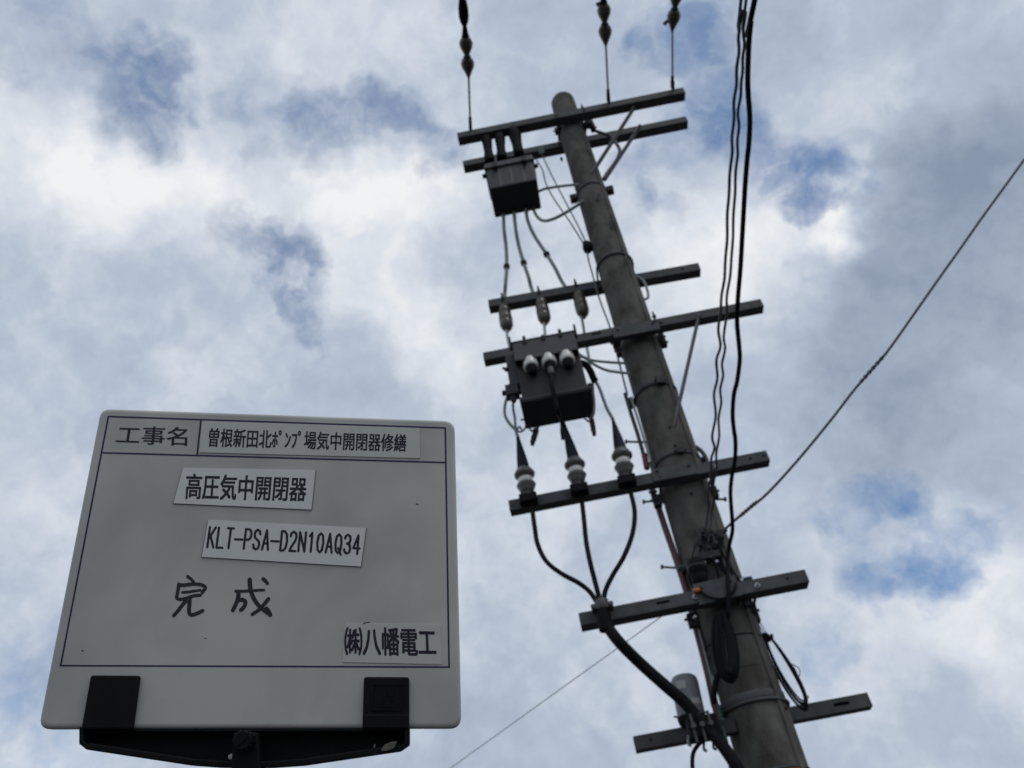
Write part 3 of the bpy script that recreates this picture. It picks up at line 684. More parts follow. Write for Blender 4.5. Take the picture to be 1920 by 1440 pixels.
cable('main_cable', [(1132, 1150, o6), (1140, 1175, o6), (1162, 1205, o6), (1200, 1243, -.2), (1240, 1279, -.18), (1278, 1312, -.16), (1300, 1336, -.15), (1322, 1362, -.15), (1350, 1392, -.16), (1378, 1432, -.17), (1392, 1460, -.17), (1415, 1530, -.17)], 20.5, 'blackcable', 'thick black main cable sweeping from the breakout down to the foot of the pole', 'cable', n=14)
cable('earth_tail', [(1322, 1385, -.14), (1308, 1398, -.14), (1300, 1412, -.14), (1298, 1432, -.14), (1301, 1455, -.14)], 7, 'blackcable', 'thin black tail curling down from the clamp below the grey canister', 'cable')
# clamp lump where the cable meets the lowest arm
p = W(1318, 1366, -.12)
ck = thing('cable_clamp', p, 'dark bundle of clamps tying the thick cable to the lowest crossarm', 'cable clamp')
x = d_
mb = MB().box(p, d_*.062, n_*.045, z_*.042).build('clamp_block', 'rubber', ck, .008)
mb = MB().box(p + d_*.075 + n_*.04, d_*.06, n_*.02, z_*.03).build('bracket', 'darkiron', ck, .004)
for k in range(3):
    q = p + d_*(-.04+.035*k) - n_*.045
    MB().lathe(q, -n_, [(0, .011), (.02, .011)], 6).tube([q - z_*.06, q + z_*.05], .006, 8).build('u_bolt', 'galvd', ck)
for q in ((1291, 1395), (1320, 1405), (1338, 1402)):
    e0 = W(q[0], q[1]-16, -.10); e1 = W(*q, -.10); e2 = W(q[0]+6, q[1]+3, -.10)
    MB().tube(spline([e0, e1, e2], 4), .006, 6).build('tie_end', 'cable', ck)

# ================================================================== GREY CANISTER ON THE LOWEST ARM
pb = W(1297, 1345, -.02); ptp = W(1281, 1268, -.02)
zc0, zc1 = loc(pb)[2], loc(ptp)[2]; base = Lp(loc(pb)[0], -.02, zc0); x = (ptp - pb); x = (V((0, 0, 1))*.93 + x.normalized()*.07).normalized(); L = (ptp-pb).length
print('CAN', zc0, zc1, loc(pb)[0], loc(ptp)[0])
rc = rpx(pb, 47)
cn = thing('junction_canister', base, 'grey cylindrical canister with rounded top and pale stickers above the lowest crossarm', 'canister')
x = (ptp-pb).normalized()
MB().lathe(pb, x, [(0, rc*.98), (.004, rc), (L*.82, rc), (L*.92, rc*.95), (L*.98, rc*.8), (L*1.0, rc*.5)], 28).build('shell', 'silver', cn)
MB().lathe(pb - x*.035, x, [(0, rc*.8), (.008, rc*.95), (.030, rc*1.04), (.036, rc*1.04)], 28).build('base_cap', 'rubber', cn)
for s_ in (-1, 1): MB().tube([pb + d_*rc*s_*.9 + x*.01, pb + d_*rc*s_*1.25 + x*.014], .004, 6).build('screw', 'darkiron', cn)
pa_ = W(1291, 1390, .10)
MB().box((pb - x*.03 + pa_)/2, (pb - x*.03 - pa_)/2, n_*.012, d_*.012).build('stem', 'darkiron', cn)
def wrap(axc, ax, r, a0, a1, t0, t1, name, m, par):
    u = -n_; u = (u - ax*u.dot(ax)).normalized(); w = ax.cross(u); vs = []; K = 6
    for i in range(K+1):
        an = a0 + (a1-a0)*i/K
        for t in (t0, t1): vs.append(axc + ax*t + r*(cos(an)*u + sin(an)*w))
    MB().add(vs, [(2*i, 2*i+2, 2*i+3, 2*i+1) for i in range(K)], True).build(name, m, par)
wrap(pb, x, rc+.0012, R(-42), R(-2), L*.60, L*.80, 'sticker', 'plate', cn)
wrap(pb, x, rc+.0012, R(8), R(48), L*.22, L*.36, 'sticker', 'plate', cn)

# ================================================================== CONDUIT AND EARTH CABLES ON THE LEFT OF THE POLE
cd_ = thing('conduit_pipe', W(1230, 930, -.02), 'reddish brown conduit pipe climbing the left side of the pole', 'conduit')
def tube_on(parent, name, pts, w0, m, off=-.02, n=12, sub=5):
    P = path(pts, off, sub); r = [rpx(q, w0) for q in P]; rm = sum(r)/len(r); return MB().tube(P, rm, n).build(name, m, parent)
tube_on(cd_, 'lower_pipe', [(1228, 932), (1249, 995), (1269, 1052), (1287, 1108), (1302, 1165), (1318, 1225), (1330, 1275), (1341, 1325)], 12.5, 'brownpvc')
tube_on(cd_, 'red_sleeve', [(1338, 1312), (1346, 1345), (1354, 1385), (1360, 1412)], 12, 'redpvc', -.05)
tube_on(cd_, 'upper_pipe', [(1172, 738), (1183, 775), (1195, 812), (1206, 850), (1214, 880)], 7.5, 'galvd')
tube_on(cd_, 'red_coupling', [(1208, 852), (1213, 878)], 11, 'redpvc')
for q in ((1277, 1065), (1330, 1228), (1354, 1338)):
    p = W(*q, -.03); MB().box(p, d_*.022, n_*.012, z_*.012).build('pipe_clip', 'green' if q[0] != 1330 else 'galvd', cd_, .002)
cable('earth_cable', [(1183, 745, -.05), (1194, 780, -.05), (1207, 822, -.05), (1219, 862, -.05), (1226, 885, -.05)], 4.5, 'cable', 'pale grey earth cable beside the upper conduit on the left of the pole', 'cable', 'earth cables along the pole')
cable('earth_cable', [(1219, 866, -.07), (1226, 890, -.06), (1232, 915, -.05)], 6, 'green', 'short green cable piece behind the fifth crossarm', 'cable', 'earth cables along the pole')
cable('earth_cable', [(1346, 1322, -.08), (1354, 1360, -.09), (1363, 1400, -.1), (1371, 1440, -.1), (1380, 1490, -.1)], 8, 'green', 'dark green earth cable on the pole beside the red sleeve', 'cable', 'earth cables along the pole')
cable('earth_cable', [(1310, 1180, -.06), (1319, 1215, -.06), (1331, 1262, -.07), (1341, 1305, -.08)], 3.5, 'cable', 'thin pale cable between the brown conduit and the pole below the slotted crossarm', 'cable', 'earth cables along the pole')
cable('jumper_wire', [(1194, 518, .12), (1207, 528, .1), (1214, 545, .08), (1215, 558, .06), (1206, 562, .04)], 5, 'cable', 'short grey jumper wire bowing out on the right of the pole under the third crossarm', 'wire')
cable('jumper_wire', [(1115, 245, .02), (1130, 250, .04), (1146, 257, .06), (1156, 270, .05), (1162, 283, .04), (1156, 300, .03), (1140, 322, 0), (1132, 335, -.02)], 6, 'galvd', 'dark jumper wire from the pole top bending down between the two braces', 'wire')

# ================================================================== OVERHEAD CABLES COMING TOWARDS THE CAMERA
def inc(px, py, z0, s):                         # plane rising from the pole towards the camera
    r = ray(px, py); t = (z0 + s*(AX - CAM).dot(n_)) / (r.z + s*r.dot(n_)); return CAM + r*t
def over(pts, z0, s, r, m, name, label, wave=0.0, group=None, n=10, tail=()):
    P = [inc(a, b, z0, s) for a, b in pts]
    x = (P[0]-P[2]).normalized(); h = V((x.x, x.y, 0)).normalized()
    lead = [P[0] + h*k*1.2 + z_*(.10*k) for k in range(12, 0, -1)]
    Q = spline(lead + P + [W(*q) for q in tail], 5)
    if wave: Q = [q + d_*wave*(sin(i*.62) + .5*sin(i*.23 + 1)) for i, q in enumerate(Q)]
    return tag(MB().tube(Q, r, n).build(name, m, None, 0, P[-1]), label, 'cable', group)
zA = loc(W(1366, 1060, -.18))[2]
G = 'cables running from the pole overhead'
over([(1415, 0), (1408, 42), (1404, 83), (1402, 146), (1403, 179), (1406, 225), (1404, 271), (1401, 298), (1397, 350), (1393, 420), (1388.5, 500), (1383.6, 560), (1382, 605), (1386, 650), (1387, 676), (1382, 715), (1376, 740), (1373.7, 777),
      (1376, 805), (1379, 828), (1378, 862), (1372.5, 891), (1369.6, 926), (1373, 975), (1373, 998), (1366.7, 1026)], zA, .32, .0090, 'blackcable', 'overhead_cable',
     'thick black overhead cable waving down to the pole, right of the two thin ones', 0, G, 10, [(1364, 1060, -.20), (1365, 1100, -.230), (1366, 1142, -.225), (1364, 1165, -.21)])
zB = loc(W(1325, 985, -.16))[2]
over([(1389.6, 0), (1390, 20), (1387, 40), (1385, 62), (1386, 85), (1381, 117), (1382, 148), (1377, 179), (1378, 208), (1373, 242), (1373, 270), (1370, 298), (1369, 340), (1365, 380), (1365, 420), (1361, 460), (1360, 500), (1356, 530), (1354, 560), (1350, 590), (1348, 620),
      (1349, 650), (1344, 676), (1344, 710), (1340.5, 740), (1341, 780), (1336, 818), (1338, 840), (1334.6, 860), (1333, 890), (1329, 920), (1327, 950)], zB, .32, .0058, 'thinwire', 'overhead_cable',
     'left one of two thin wavy overhead wires ending at the pole', .0028, G, 8, [(1324, 985, -.15), (1318, 1010, -.14)])
over([(1399, 0), (1398, 23), (1395, 62), (1395, 90), (1393, 117), (1389.6, 146), (1390, 172), (1384.5, 200), (1386, 224), (1384, 246), (1383, 272), (1381, 298), (1380, 335), (1377, 375), (1376, 420), (1372, 460), (1371, 500), (1366, 530), (1364, 560), (1362, 590), (1358, 632), (1358, 655),
      (1354.5, 683), (1355, 705), (1352, 730), (1351.5, 755), (1348, 785), (1347, 818), (1344, 850), (1343, 880), (1339.5, 905), (1338, 937), (1335, 960)], zB, .32, .0054, 'thinwire', 'overhead_cable',
     'right one of two thin wavy overhead wires, next to the thick black cable', .0024, G, 8, [(1331, 990, -.15), (1324, 1015, -.145)])
# service drop to the right
p0 = W(1352, 1000, -.11); nr = (n_ + d_*.35).normalized()
P = [p0] + [WP(px, py, p0, nr) for px, py in ((1368, 984), (1400, 957), (1440, 924), (1500, 858), (1560, 785), (1605, 727), (1660, 664), (1720, 580), (1760, 523), (1800, 467), (1840, 410), (1880, 355), (1920, 300))]
ext = (P[-1]-P[-2]).normalized(); P += [P[-1] + ext*k*.8 for k in range(1, 14)]
sv = thing('service_wire', p0, 'grey wire running from the pole up to the right edge with a twisted splice', 'wire')
Q = spline(P, 5); MB().tube(Q, .0066, 8).build('strand', 'thinwire', sv)
for (qa, qb) in (((1610, 721), (1662, 662)), ((1385, 970), (1420, 940))):
    A_, B_ = WP(*qa, p0, nr), WP(*qb, p0, nr); x = (B_-A_).normalized(); u, w = perp(x); L = (B_-A_).length
    for ph in (0, pi):
        tw = [A_ + x*L*k/24 + .0066*(cos(k*.9+ph)*u + sin(k*.9+ph)*w)*(1 if 2 < k < 22 else .6) for k in range(25)]
        MB().tube(tw, .004, 6).build('splice_wrap', 'thinwire', sv)
p = W(1349, 1003, -.12)
MB().box(p, d_*.018, n_*.014, z_*.022).tube([p, p + d_*.04 + z_*.02], .009, 8).build('anchor', 'darkiron', sv, .003)
# far thin wire, lower left
p0 = W(1300, 1113, .16); r1 = ray(845, 1440); z1 = (p0.z-CAMZ) - .15; p1 = CAM + r1*(z1/r1.z); 
P = [p0 + (p1-p0)*k/6 for k in range(0, 14)]
tag(MB().tube(P, .0022, 6).build('distant_wire', 'thinwire', None, 0, p0), 'hair thin straight wire leaving the pole down to the bottom edge beside the board', 'wire')

# ================================================================== GEAR ON THE POLE FRONT NEAR CROSSARM 6
def blob_device(px0, px1, off, r, label):
    a_, b_ = W(*px0, off), W(*px1, off); x = (b_-a_).normalized(); L = (b_-a_).length
    t = thing('splice_closure', b_, label, 'splice closure')
    MB().lathe(a_, x, [(0, r*.4), (L*.1, r*.85), (L*.25, r), (L*.55, r*1.02), (L*.6, r*.85), (L*.65, r*.95), (L*.9, r*.8), (L, r*.4)], 18).build('shell', 'rubber', t)
    MB().lathe(a_ + x*L*.3, x, [(0, r*1.05), (.012, r*1.05)], 18).build('strap', 'darkiron', t)
    return t, x, L
blob_device((1303, 1046), (1315, 1100), -.185, .042, 'black rubber splice closure strapped to the pole just above the slotted crossarm')
p = W(1306, 1107, -.226)
tag(MB().lathe(p - d_*.016, d_, [(0, .007), (.004, .010), (.026, .010), (.032, .006)], 12).build('cable_plug', 'orange', None, 0, p), 'small orange plug resting above the slotted crossarm', 'plug')
cable('patch_wire', [(1313, 1108, -.226), (1322, 1116, -.226), (1335, 1121, -.228), (1350, 1123, -.228), (1366, 1118, -.228), (1377, 1104, -.224), (1380, 1088, -.20), (1372, 1074, -.17), (1363, 1066, -.16)], 5, 'blackcable', 'black patch wire looping from the orange plug round the pole front', 'wire')
# tangle of clips and wires
tg = thing('wire_clamp', W(1332, 1012, -.13), 'dark tangle of wire clamps where the thin overhead wires reach the pole', 'clamp')
for k in range(9):
    a_ = W(1320 + random.uniform(-8, 18), 985 + random.uniform(0, 30), -.16); b_ = W(1328 + random.uniform(-12, 20), 1020 + random.uniform(-8, 30), -.15)
    m_ = (a_+b_)/2 + V((random.uniform(-.03, .03), -.02, random.uniform(-.02, .02)))
    MB().tube(spline([a_, m_, b_], 5), .0045, 6).build('wire_end', 'darkiron', tg)
for q in ((1330, 1008), (1328, 1030), (1318, 1000), (1342, 1022)):
    p = W(*q, -.15); MB().box(p, d_*.014, n_*.014, z_*.02).lathe(p - n_*.012, -n_, [(0, .009), (.014, .009)], 6).build('clamp_body', 'darkiron', tg, .002)
for q, m_ in (((1320, 1057), 'bright'), ((1344, 1055), 'bright'), ((1333, 1046), 'galvd'), ((1390, 1090), 'bright'), ((1303, 1158), 'bright')):
    p = W(*q, -.155); MB().lathe(p, -n_, [(0, .009), (.014, .009), (.016, .005)], 6).build('clip_nut', m_, tg)
cable('riser_wire', [(1353, 1003, -.12), (1352, 1030, -.13), (1353, 1055, -.14), (1362, 1072, -.17)], 6, 'rubber', 'short dark riser wire on the right front of the pole below the service wire', 'wire')

for pts, w in (([(1328, 1025), (1338, 1050), (1346, 1075), (1352, 1105), (1357, 1135)], 4), ([(1345, 1018), (1356, 1040), (1368, 1062), (1380, 1080), (1392, 1096)], 5), ([(1318, 1010), (1313, 1030), (1317, 1046)], 4),
               ([(1336, 1035), (1350, 1062), (1372, 1092), (1386, 1112), (1383, 1134)], 4), ([(1300, 1065), (1292, 1078), (1296, 1096), (1304, 1104)], 5), ([(1322, 990), (1309, 1012), (1300, 1036), (1296, 1056)], 2.5)):
    P = path(pts, -.165, 5); MB().tube(P, rpx(P[0], w), 6).build('wire_end', 'rubber', tg)
p = W(1300, 1062, -.12); MB().box(p, d_*.03, n_*.03, z_*.03).build('clamp_body', 'darkiron', tg, .004)
p = W(1330, 1043, -.15); MB().box(p, d_*.05, n_*.02, z_*.018).build('clamp_body', 'darkiron', tg, .004)
# coil of spare cable on the pole front
def coil(label, center, axis_px, half_l, half_w, off, turns, r, m, strap_m, off_n=0.02, name='cable_coil', tight=.15, jitter=.004):
    c0 = W(*center, off); up = (W(center[0]+axis_px[0], center[1]+axis_px[1], off) - c0).normalized()
    sc = (c0-CAM).length / F / max(.35, sqrt(1 - ((c0-CAM).normalized().dot(up))**2)); sd_ = up.cross(n_).normalized(); sc2 = (c0-CAM).length / F
    t = thing(name, c0, label, 'cable coil', 'coils of spare cable on the pole')
    for k in range(turns):
        hl, hw = half_l*sc*(1 - .03*k + random.uniform(-.03, .03)), half_w*sc2*(1 - tight*k + random.uniform(-.05, .05))
        dy = -off_n*k/turns; cx = V((random.uniform(-1, 1)*jitter, 0, random.uniform(-1, 1)*jitter))
        P = [c0 + cx + up*hl*cos(2*pi*i/36) + sd_*hw*sin(2*pi*i/36)*(1-.15*cos(2*pi*i/36)) + n_*(dy + .006*sin(4*pi*i/36 + k)) for i in range(37)]
        MB().tube(P, r, 8, False).build('loop', m, t)
    return t, c0, up
coil('black cable coil tied flat on the pole front below the slotted crossarm', (1360, 1212), (-8, -60), 56, 19, -.20, 6, .0085, 'rubber', 'rubber', .05)
cable('coil_tail', [(1350, 1258, -.19), (1343, 1275, -.17), (1339, 1300, -.15), (1338, 1320, -.13)], 10, 'rubber', 'black tail of the front coil curving to the left edge of the pole', 'cable')
cable('coil_tail', [(1366, 1262, -.2), (1370, 1272, -.2), (1371, 1280, -.2)], 9, 'rubber', 'short cut end poking down from the front coil', 'cable')
t, c0, up = coil('thin dark cable coil hanging out from the right side of the pole', (1470, 1256), (-34, -61), 68, 14, -.02, 7, .0036, 'blackcable', 'rubber', .03, tight=.05)
p = W(1437, 1197, -.02); MB().box(p, d_*.014, n_*.012, z_*.014).tube([p - d_*.05, p + d_*.03], .007, 8).build('hook', 'darkiron', t)
for pts in ([(1484, 1245), (1497, 1252), (1500, 1263), (1496, 1272)], [(1505, 1305), (1516, 1306), (1510, 1315)], [(1414, 1155), (1424, 1173), (1436, 1195)], [(1417, 1153), (1428, 1172), (1440, 1193)], [(1488, 1250), (1494, 1262), (1500, 1276)]):
    P = path(pts, -.02, 5); MB().tube(P, .0022, 6).build('loose_end', 'thinwire', t)

# ================================================================== WHITEBOARD WITH CONSTRUCTION NOTES
QC = [(187.6, 764.3), (852.6, 787.5), (865.7, 1366.0), (69.0, 1367.3)]
h4 = [ray(*q) for q in QC]
Uv = h4[0].cross(h4[1]).cross(h4[3].cross(h4[2])); Vv = h4[0].cross(h4[3]).cross(h4[1].cross(h4[2]))
Uv.normalize(); Vv.normalize()
if Uv.dot(RT) < 0: Uv = -Uv
if Vv.dot(UP) < 0: Vv = -Vv
BN = Uv.cross(Vv).normalized()
if BN.dot(fwd) > 0: BN = -BN                    # faces the camera
BD = .545                                       # depth of the lower left corner
Pbl = CAM + h4[3] * BD
def bd(px, py, h=0.0): return WP(px, py, Pbl, BN) + BN*h
B4 = [bd(*q) for q in QC]
bc = sum(B4, V()) / 4
board = thing('whiteboard', bc, 'white job board with printed labels and handwritten characters, held up before the sky', 'whiteboard')
def rounded(poly, r, k=6):
    out = []; n = len(poly)
    for i in range(n):
        p = poly[i]; a_ = (poly[i-1]-p).normalized(); b_ = (poly[(i+1) % n]-p).normalized()
        rr = r[i] if isinstance(r, (list, tuple)) else r
        p0, p1 = p + a_*rr, p + b_*rr
        for j in range(k+1):
            t = j/k; out.append((1-t)**2*p0 + 2*t*(1-t)*p + t*t*p1)
    return out
o = MB().prism(rounded(B4, [.0085, .010, .009, .008]), -BN*.011).build('panel', 'board', board)
b = o.modifiers.new('bevel', 'BEVEL'); b.width = .0035; b.segments = 4; b.limit_method = 'ANGLE'; b.angle_limit = R(50)
o.data.polygons.foreach_set('use_smooth', [False]*len(o.data.polygons))

# flat pen strokes and print; the pixel grid is only used to read positions off the board's plane
def ribbon(mb, pts, w, h, sub=1, caps=True, w2=None):
    """a flat pen stroke on the board, w photo-pixels wide"""
    P = spline([V((a, b_, 0)) for a, b_ in pts], sub); k = len(P); L_, R_ = [], []
    for i in range(k):
        t = (P[min(i+1, k-1)] - P[max(i-1, 0)]); t = t.normalized() if t.length > 1e-6 else V((1, 0, 0))
        m = 1.0
        if 0 < i < k-1:
            t1 = (P[i]-P[i-1]).normalized(); c_ = max(.6, t.dot(t1)); m = 1/c_
        ww = w if w2 is None else w + (w2-w)*i/(k-1)
        nn = V((-t.y, t.x, 0))*ww/2*m; L_.append(P[i]+nn); R_.append(P[i]-nn)
    vs = L_ + R_; fs = [(i, i+1, k+i+1, k+i) for i in range(k-1)]
    if caps:
        for end, sgn in ((0, -1), (k-1, 1)):
            t = (P[1]-P[0]) if end == 0 else (P[-1]-P[-2]); t = t.normalized()*sgn; nn = (L_[end]-P[end]); r = nn.length
            arc = [P[end] + r*(cos(a_)*t + sin(a_)*nn.normalized()) for a_ in [pi/2 - pi*j/6 for j in range(1, 6)]]
            o_ = len(vs); vs += arc; fs.append(tuple([end] + list(range(o_, o_+5)) + [k+end]))
    mb.add([bd(v.x, v.y, h) for v in vs], fs)
INK = .00012
mb = MB()
ribbon(mb, [(203.5, 781), (834.9, 802.5)], 3.0, INK, 1, False); mb.build('border_line', 'violet', board)
for a_, b_, w in (((834.9, 801), (842, 1252.4), 3.2), ((843.6, 1250.8), (112, 1248), 3.0), ((113.6, 1249.5), (203.5, 780), 3.2), ((192.5, 849), (835.4, 867.4), 3.0), ((377, 787), (369.6, 853), 3.2)):
    mb = MB(); ribbon(mb, [a_, b_], w, INK + .00002, 1, False); mb.build('border_line', 'violet', board)

def glyphs(s):
    c_ = bpy.data.curves.new('glyph', 'FONT'); c_.body = s; c_.resolution_u = 3; c_.offset = 0
    o_ = bpy.data.objects.new('glyph', c_); COL.objects.link(o_)
    dg = bpy.context.evaluated_depsgraph_get(); me = bpy.data.meshes.new_from_object(o_.evaluated_get(dg))
    vs = [V(v.co) for v in me.vertices]; fs = [tuple(p.vertices) for p in me.polygons]
    bpy.data.objects.remove(o_); bpy.data.curves.remove(c_); bpy.data.meshes.remove(me)
    return vs, fs
def bil(q, u, v):                               # quad TL TR BR BL, u right, v up from the foot
    top = V(q[0]).lerp(V(q[1]), u); bot = V(q[3]).lerp(V(q[2]), u); return bot.lerp(top, v)
def line_of_text(cells, quad, name, m, parent, h, total, y0=-.085, y1=.845, bold=.026):
    """cells = list of (string, em advance)"""
    mb = MB(); x = 0
    for s, adv in cells:
        vs, fs = glyphs(s)
        for k, (ox, oy) in enumerate(((-1, -.6), (1, -.6), (-1, .6), (1, .6), (0, 0))):   # pen weight of a bold gothic face
            out = []
            for v in vs:
                p = bil(quad, (x + v.x + ox*bold)/total, (v.y + oy*bold - y0)/(y1-y0)); out.append(bd(p.x, p.y, h + k*.000006))
            mb.add(out, fs)
        x += adv
    return mb.build(name, m, parent)
def sticker(quad, name, label, th=.0011, back=True, m='paper'):
    th = th
    poly = [bd(*q, .00005) for q in quad]
    bt = .0008 if back else .0002
    o = MB().prism([p + BN*bt for p in poly], BN*(th-bt)).build(name, m, board, .0002)
    if back:
        c_ = sum(poly, V())/4
        MB().prism([c_ + (p-c_)*1.005 for p in poly], BN*.0008).build('magnet_backing', 'magnet', o)
    o['label'] = label
    return o, th
TH = .0011
# heading cell
q = lambda *p: [V((a_, b_, 0)) for a_, b_ in p]
line_of_text([(ch, 1.0) for ch in '工事名'], q((221, 798), (358.5, 801.5), (357.5, 836.5), (214.5, 831.5)), 'heading_print', 'ink', board, INK, 3.0, bold=.014)
st, th = sticker(((379, 789.5), (787, 803), (787.5, 860), (373.5, 849)), 'label_strip', 'long white label strip in the heading row', .0007, False, 'film')
cells = [(c_, 1.0) for c_ in '曽根新田北'] + [(c_, .5) for c_ in 'ﾎﾟﾝﾌﾟ'] + [(c_, 1.0) for c_ in '場気中開閉器修繕']
line_of_text(cells, q((391, 803.5), (763, 815.5), (762, 847.5), (388, 838)), 'label_print', 'ink', st, th + INK, 15.5)
# switch label
st, th = sticker(((343.7, 877.5), (592, 882), (584, 956.4), (325.7, 944.5)), 'label_strip', 'upper loose white label strip')
line_of_text([(c_, 1.0) for c_ in '高圧気中開閉器'], q((349.5, 889), (577.5, 896), (573.5, 940.5), (346, 936)), 'label_print', 'ink', st, th + INK, 7.0)
# model number label, drawn stroke by stroke in a narrow gothic hand
st, th = sticker(((391, 975), (686.6, 990.5), (676.7, 1063), (378.7, 1045)), 'label_strip', 'lower loose white label strip with letters and digits')
LET = {'K': [[(0, 0), (0, 1)], [(1, 1), (.02, .42)], [(.28, .58), (1, 0)]], 'L': [[(0, 1), (0, 0), (1, 0)]], 'T': [[(0, 1), (1, 1)], [(.5, 1), (.5, 0)]],
 '-': [[(-.12, .46), (1.12, .46)]], 'P': [[(0, 0), (0, 1), (.6, 1), (.9, .92), (1, .74), (.9, .55), (.6, .47), (0, .47)]],
 'S': [[(.98, .78), (.84, .94), (.5, 1), (.16, .93), (.04, .76), (.14, .60), (.5, .51), (.86, .41), (.98, .24), (.84, .06), (.5, 0), (.14, .06), (0, .24)]],
 'A': [[(0, 0), (.5, 1), (1, 0)], [(.18, .32), (.82, .32)]], 'D': [[(0, 0), (0, 1), (.5, 1), (.86, .85), (1, .5), (.86, .15), (.5, 0), (0, 0)]],
 '2': [[(.02, .76), (.12, .93), (.5, 1), (.88, .92), (.98, .74), (.86, .54), (.3, .22), (.02, 0), (1, 0)]], 'N': [[(0, 0), (0, 1), (1, 0), (1, 1)]],
 '1': [[(.18, .82), (.55, 1), (.55, 0)]], '0': [[(.5, 1), (.14, .88), (0, .5), (.14, .12), (.5, 0), (.86, .12), (1, .5), (.86, .88), (.5, 1)]],
 'Q': [[(.5, 1), (.14, .88), (0, .5), (.14, .12), (.5, 0), (.86, .12), (1, .5), (.86, .88), (.5, 1)], [(.52, .26), (1.02, -.08)]],
 '3': [[(.04, .80), (.18, .95), (.5, 1), (.86, .92), (.95, .75), (.82, .58), (.42, .53)], [(.42, .53), (.86, .46), (1, .26), (.86, .06), (.5, 0), (.14, .06), (0, .22)]],
 '4': [[(.72, 0), (.72, 1), (0, .3), (1.05, .3)]]}
txt = 'KLT-PSA-D2N10AQ34'; quad = q((391.5, 989), (678.5, 1005), (676, 1039.5), (386.5, 1026.5)); mb = MB()
for i, ch in enumerate(txt):
    for kk, stv in enumerate(LET[ch]):
        pts = []
        for (a_, b_) in stv:
            p = bil(quad, (i + .17 + .66*a_)/len(txt), b_); pts.append((p.x, p.y))
        run = [pts[0]]
        for j in range(1, len(pts)):
            run.append(pts[j])
            if j < len(pts)-1:
                a1 = atan2(pts[j][1]-pts[j-1][1], pts[j][0]-pts[j-1][0]); a2 = atan2(pts[j+1][1]-pts[j][1], pts[j+1][0]-pts[j][0])
                da = abs((a2-a1+pi) % (2*pi) - pi)
                if da > R(65): ribbon(mb, run, 4.4, th + INK + .000006*(kk+j), 1, True); run = [pts[j]]
        ribbon(mb, run, 4.4, th + INK + .000006*(kk+len(pts)), 1, True)
mb.build('label_print', 'ink', st)
# handwriting
HW = lambda pts: [(300 + a_/7.385, 1060 + b_/7.385) for a_, b_ in pts]
strokes = [([(385, 155), (430, 190), (462, 222)], 4.6), ([(262, 262), (252, 330), (240, 400), (232, 440), (250, 465), (310, 470), (380, 450), (460, 425), (530, 415), (558, 415)], 5.0),
 ([(262, 275), (330, 275), (430, 262), (520, 262), (590, 275), (625, 300), (622, 330), (600, 355), (585, 380)], 5.2), ([(315, 374), (400, 368), (480, 355), (560, 345)], 4.0),
 ([(365, 485), (310, 550), (250, 630), (192, 695)], 5.4), ([(412, 465), (408, 540), (402, 610), (410, 670), (440, 688), (500, 672), (560, 645), (592, 628)], 5.6),
 ([(1243, 200), (1246, 280), (1258, 350), (1290, 440), (1345, 530), (1410, 600), (1470, 645), (1530, 688)], 6.2), ([(1050, 358), (1150, 358), (1260, 352), (1360, 345), (1440, 342)], 4.2),
 ([(1085, 375), (1085, 430), (1070, 490), (1040, 560), (1008, 625)], 6.0), ([(1095, 478), (1150, 478), (1180, 500), (1178, 545), (1150, 595), (1118, 620)], 5.8),
 ([(1502, 465), (1450, 530), (1390, 600), (1330, 645), (1278, 678)], 5.2), ([(1432, 190), (1460, 215), (1486, 250)], 5.4), ([(1474, 600), (1500, 630), (1528, 680)], 6.0)]
for i, (pts, w) in enumerate(strokes):
    mb = MB(); ribbon(mb, HW(pts), w*1.38, INK + .00001*i, 4, True, w*1.2); mb.build('marker_stroke', 'marker', board)
# company strip
st, th = sticker(((647, 1168), (826, 1171), (829, 1246), (642, 1242)), 'label_strip', 'faint clear label strip at the lower right', .0005, False, 'film')
cells = [('㈱', 1.0), ('八', 1.0), ('幡', 1.0), ('電', 1.0), ('工', 1.0)]
line_of_text(cells, q((646, 1176), (817, 1178.5), (819.5, 1230), (645, 1228.5)), 'label_print', 'ink', st, th + INK, 5.0, bold=.029)
for (a_, b_, w) in ((782, 945, 2.2), (155, 1220, 2.2), (385, 1197, 1.5)):
    mb = MB(); ribbon(mb, [(a_-1.5, b_), (a_+1.5, b_+.6)], w, INK, 1, True); mb.build('speck', 'ink', board)
mb = MB(); ribbon(mb, [(681, 1170), (688, 1167.5), (693, 1167)], 1.6, .0007, 3, True); mb.build('speck', 'ink', board)

# ================================================================== BOARD HOLDER
hold = thing('board_holder', bd(462, 1400), 'black plastic holder gripping the lower edge of the whiteboard with two clips', 'board holder')
def slab(quad, h0, h1, name, m='blackplastic', par=None, r=.002, bev=.0012):
    poly = rounded([bd(*p, h0) for p in quad], r, 4); return MB().prism(poly, BN*(h1-h0)).build(name, m, par or hold, bev)
cl = slab(((173.5, 1267), (266, 1267.7), (252.5, 1368), (156, 1368)), .0006, .0042, 'clip')
cr_ = slab(((683, 1270), (767.5, 1270.3), (767.5, 1368), (680, 1368)), .0006, .0042, 'clip')
slab(((686, 1340), (766.5, 1340), (766.5, 1366), (684, 1366)), .0042, .0060, 'clip_lip', 'blackplastic', cr_, .001, .0009)
mb = MB()
for pts in ([(700, 1284), (754, 1284), (753, 1331), (697, 1331), (700, 1284)],):
    for k in range(4):
        a_, b_ = pts[k], pts[k+1]; mid = [bd(*a_, .0042), bd(*b_, .0042)]
        x = (mid[1]-mid[0]); y = BN.cross(x.normalized())
        mb.box((mid[0]+mid[1])/2 + BN*.0003, x/2, y*.0007, BN*.0005)
mb.build('embossed_frame', 'blackplastic', cr_)
mb = MB()
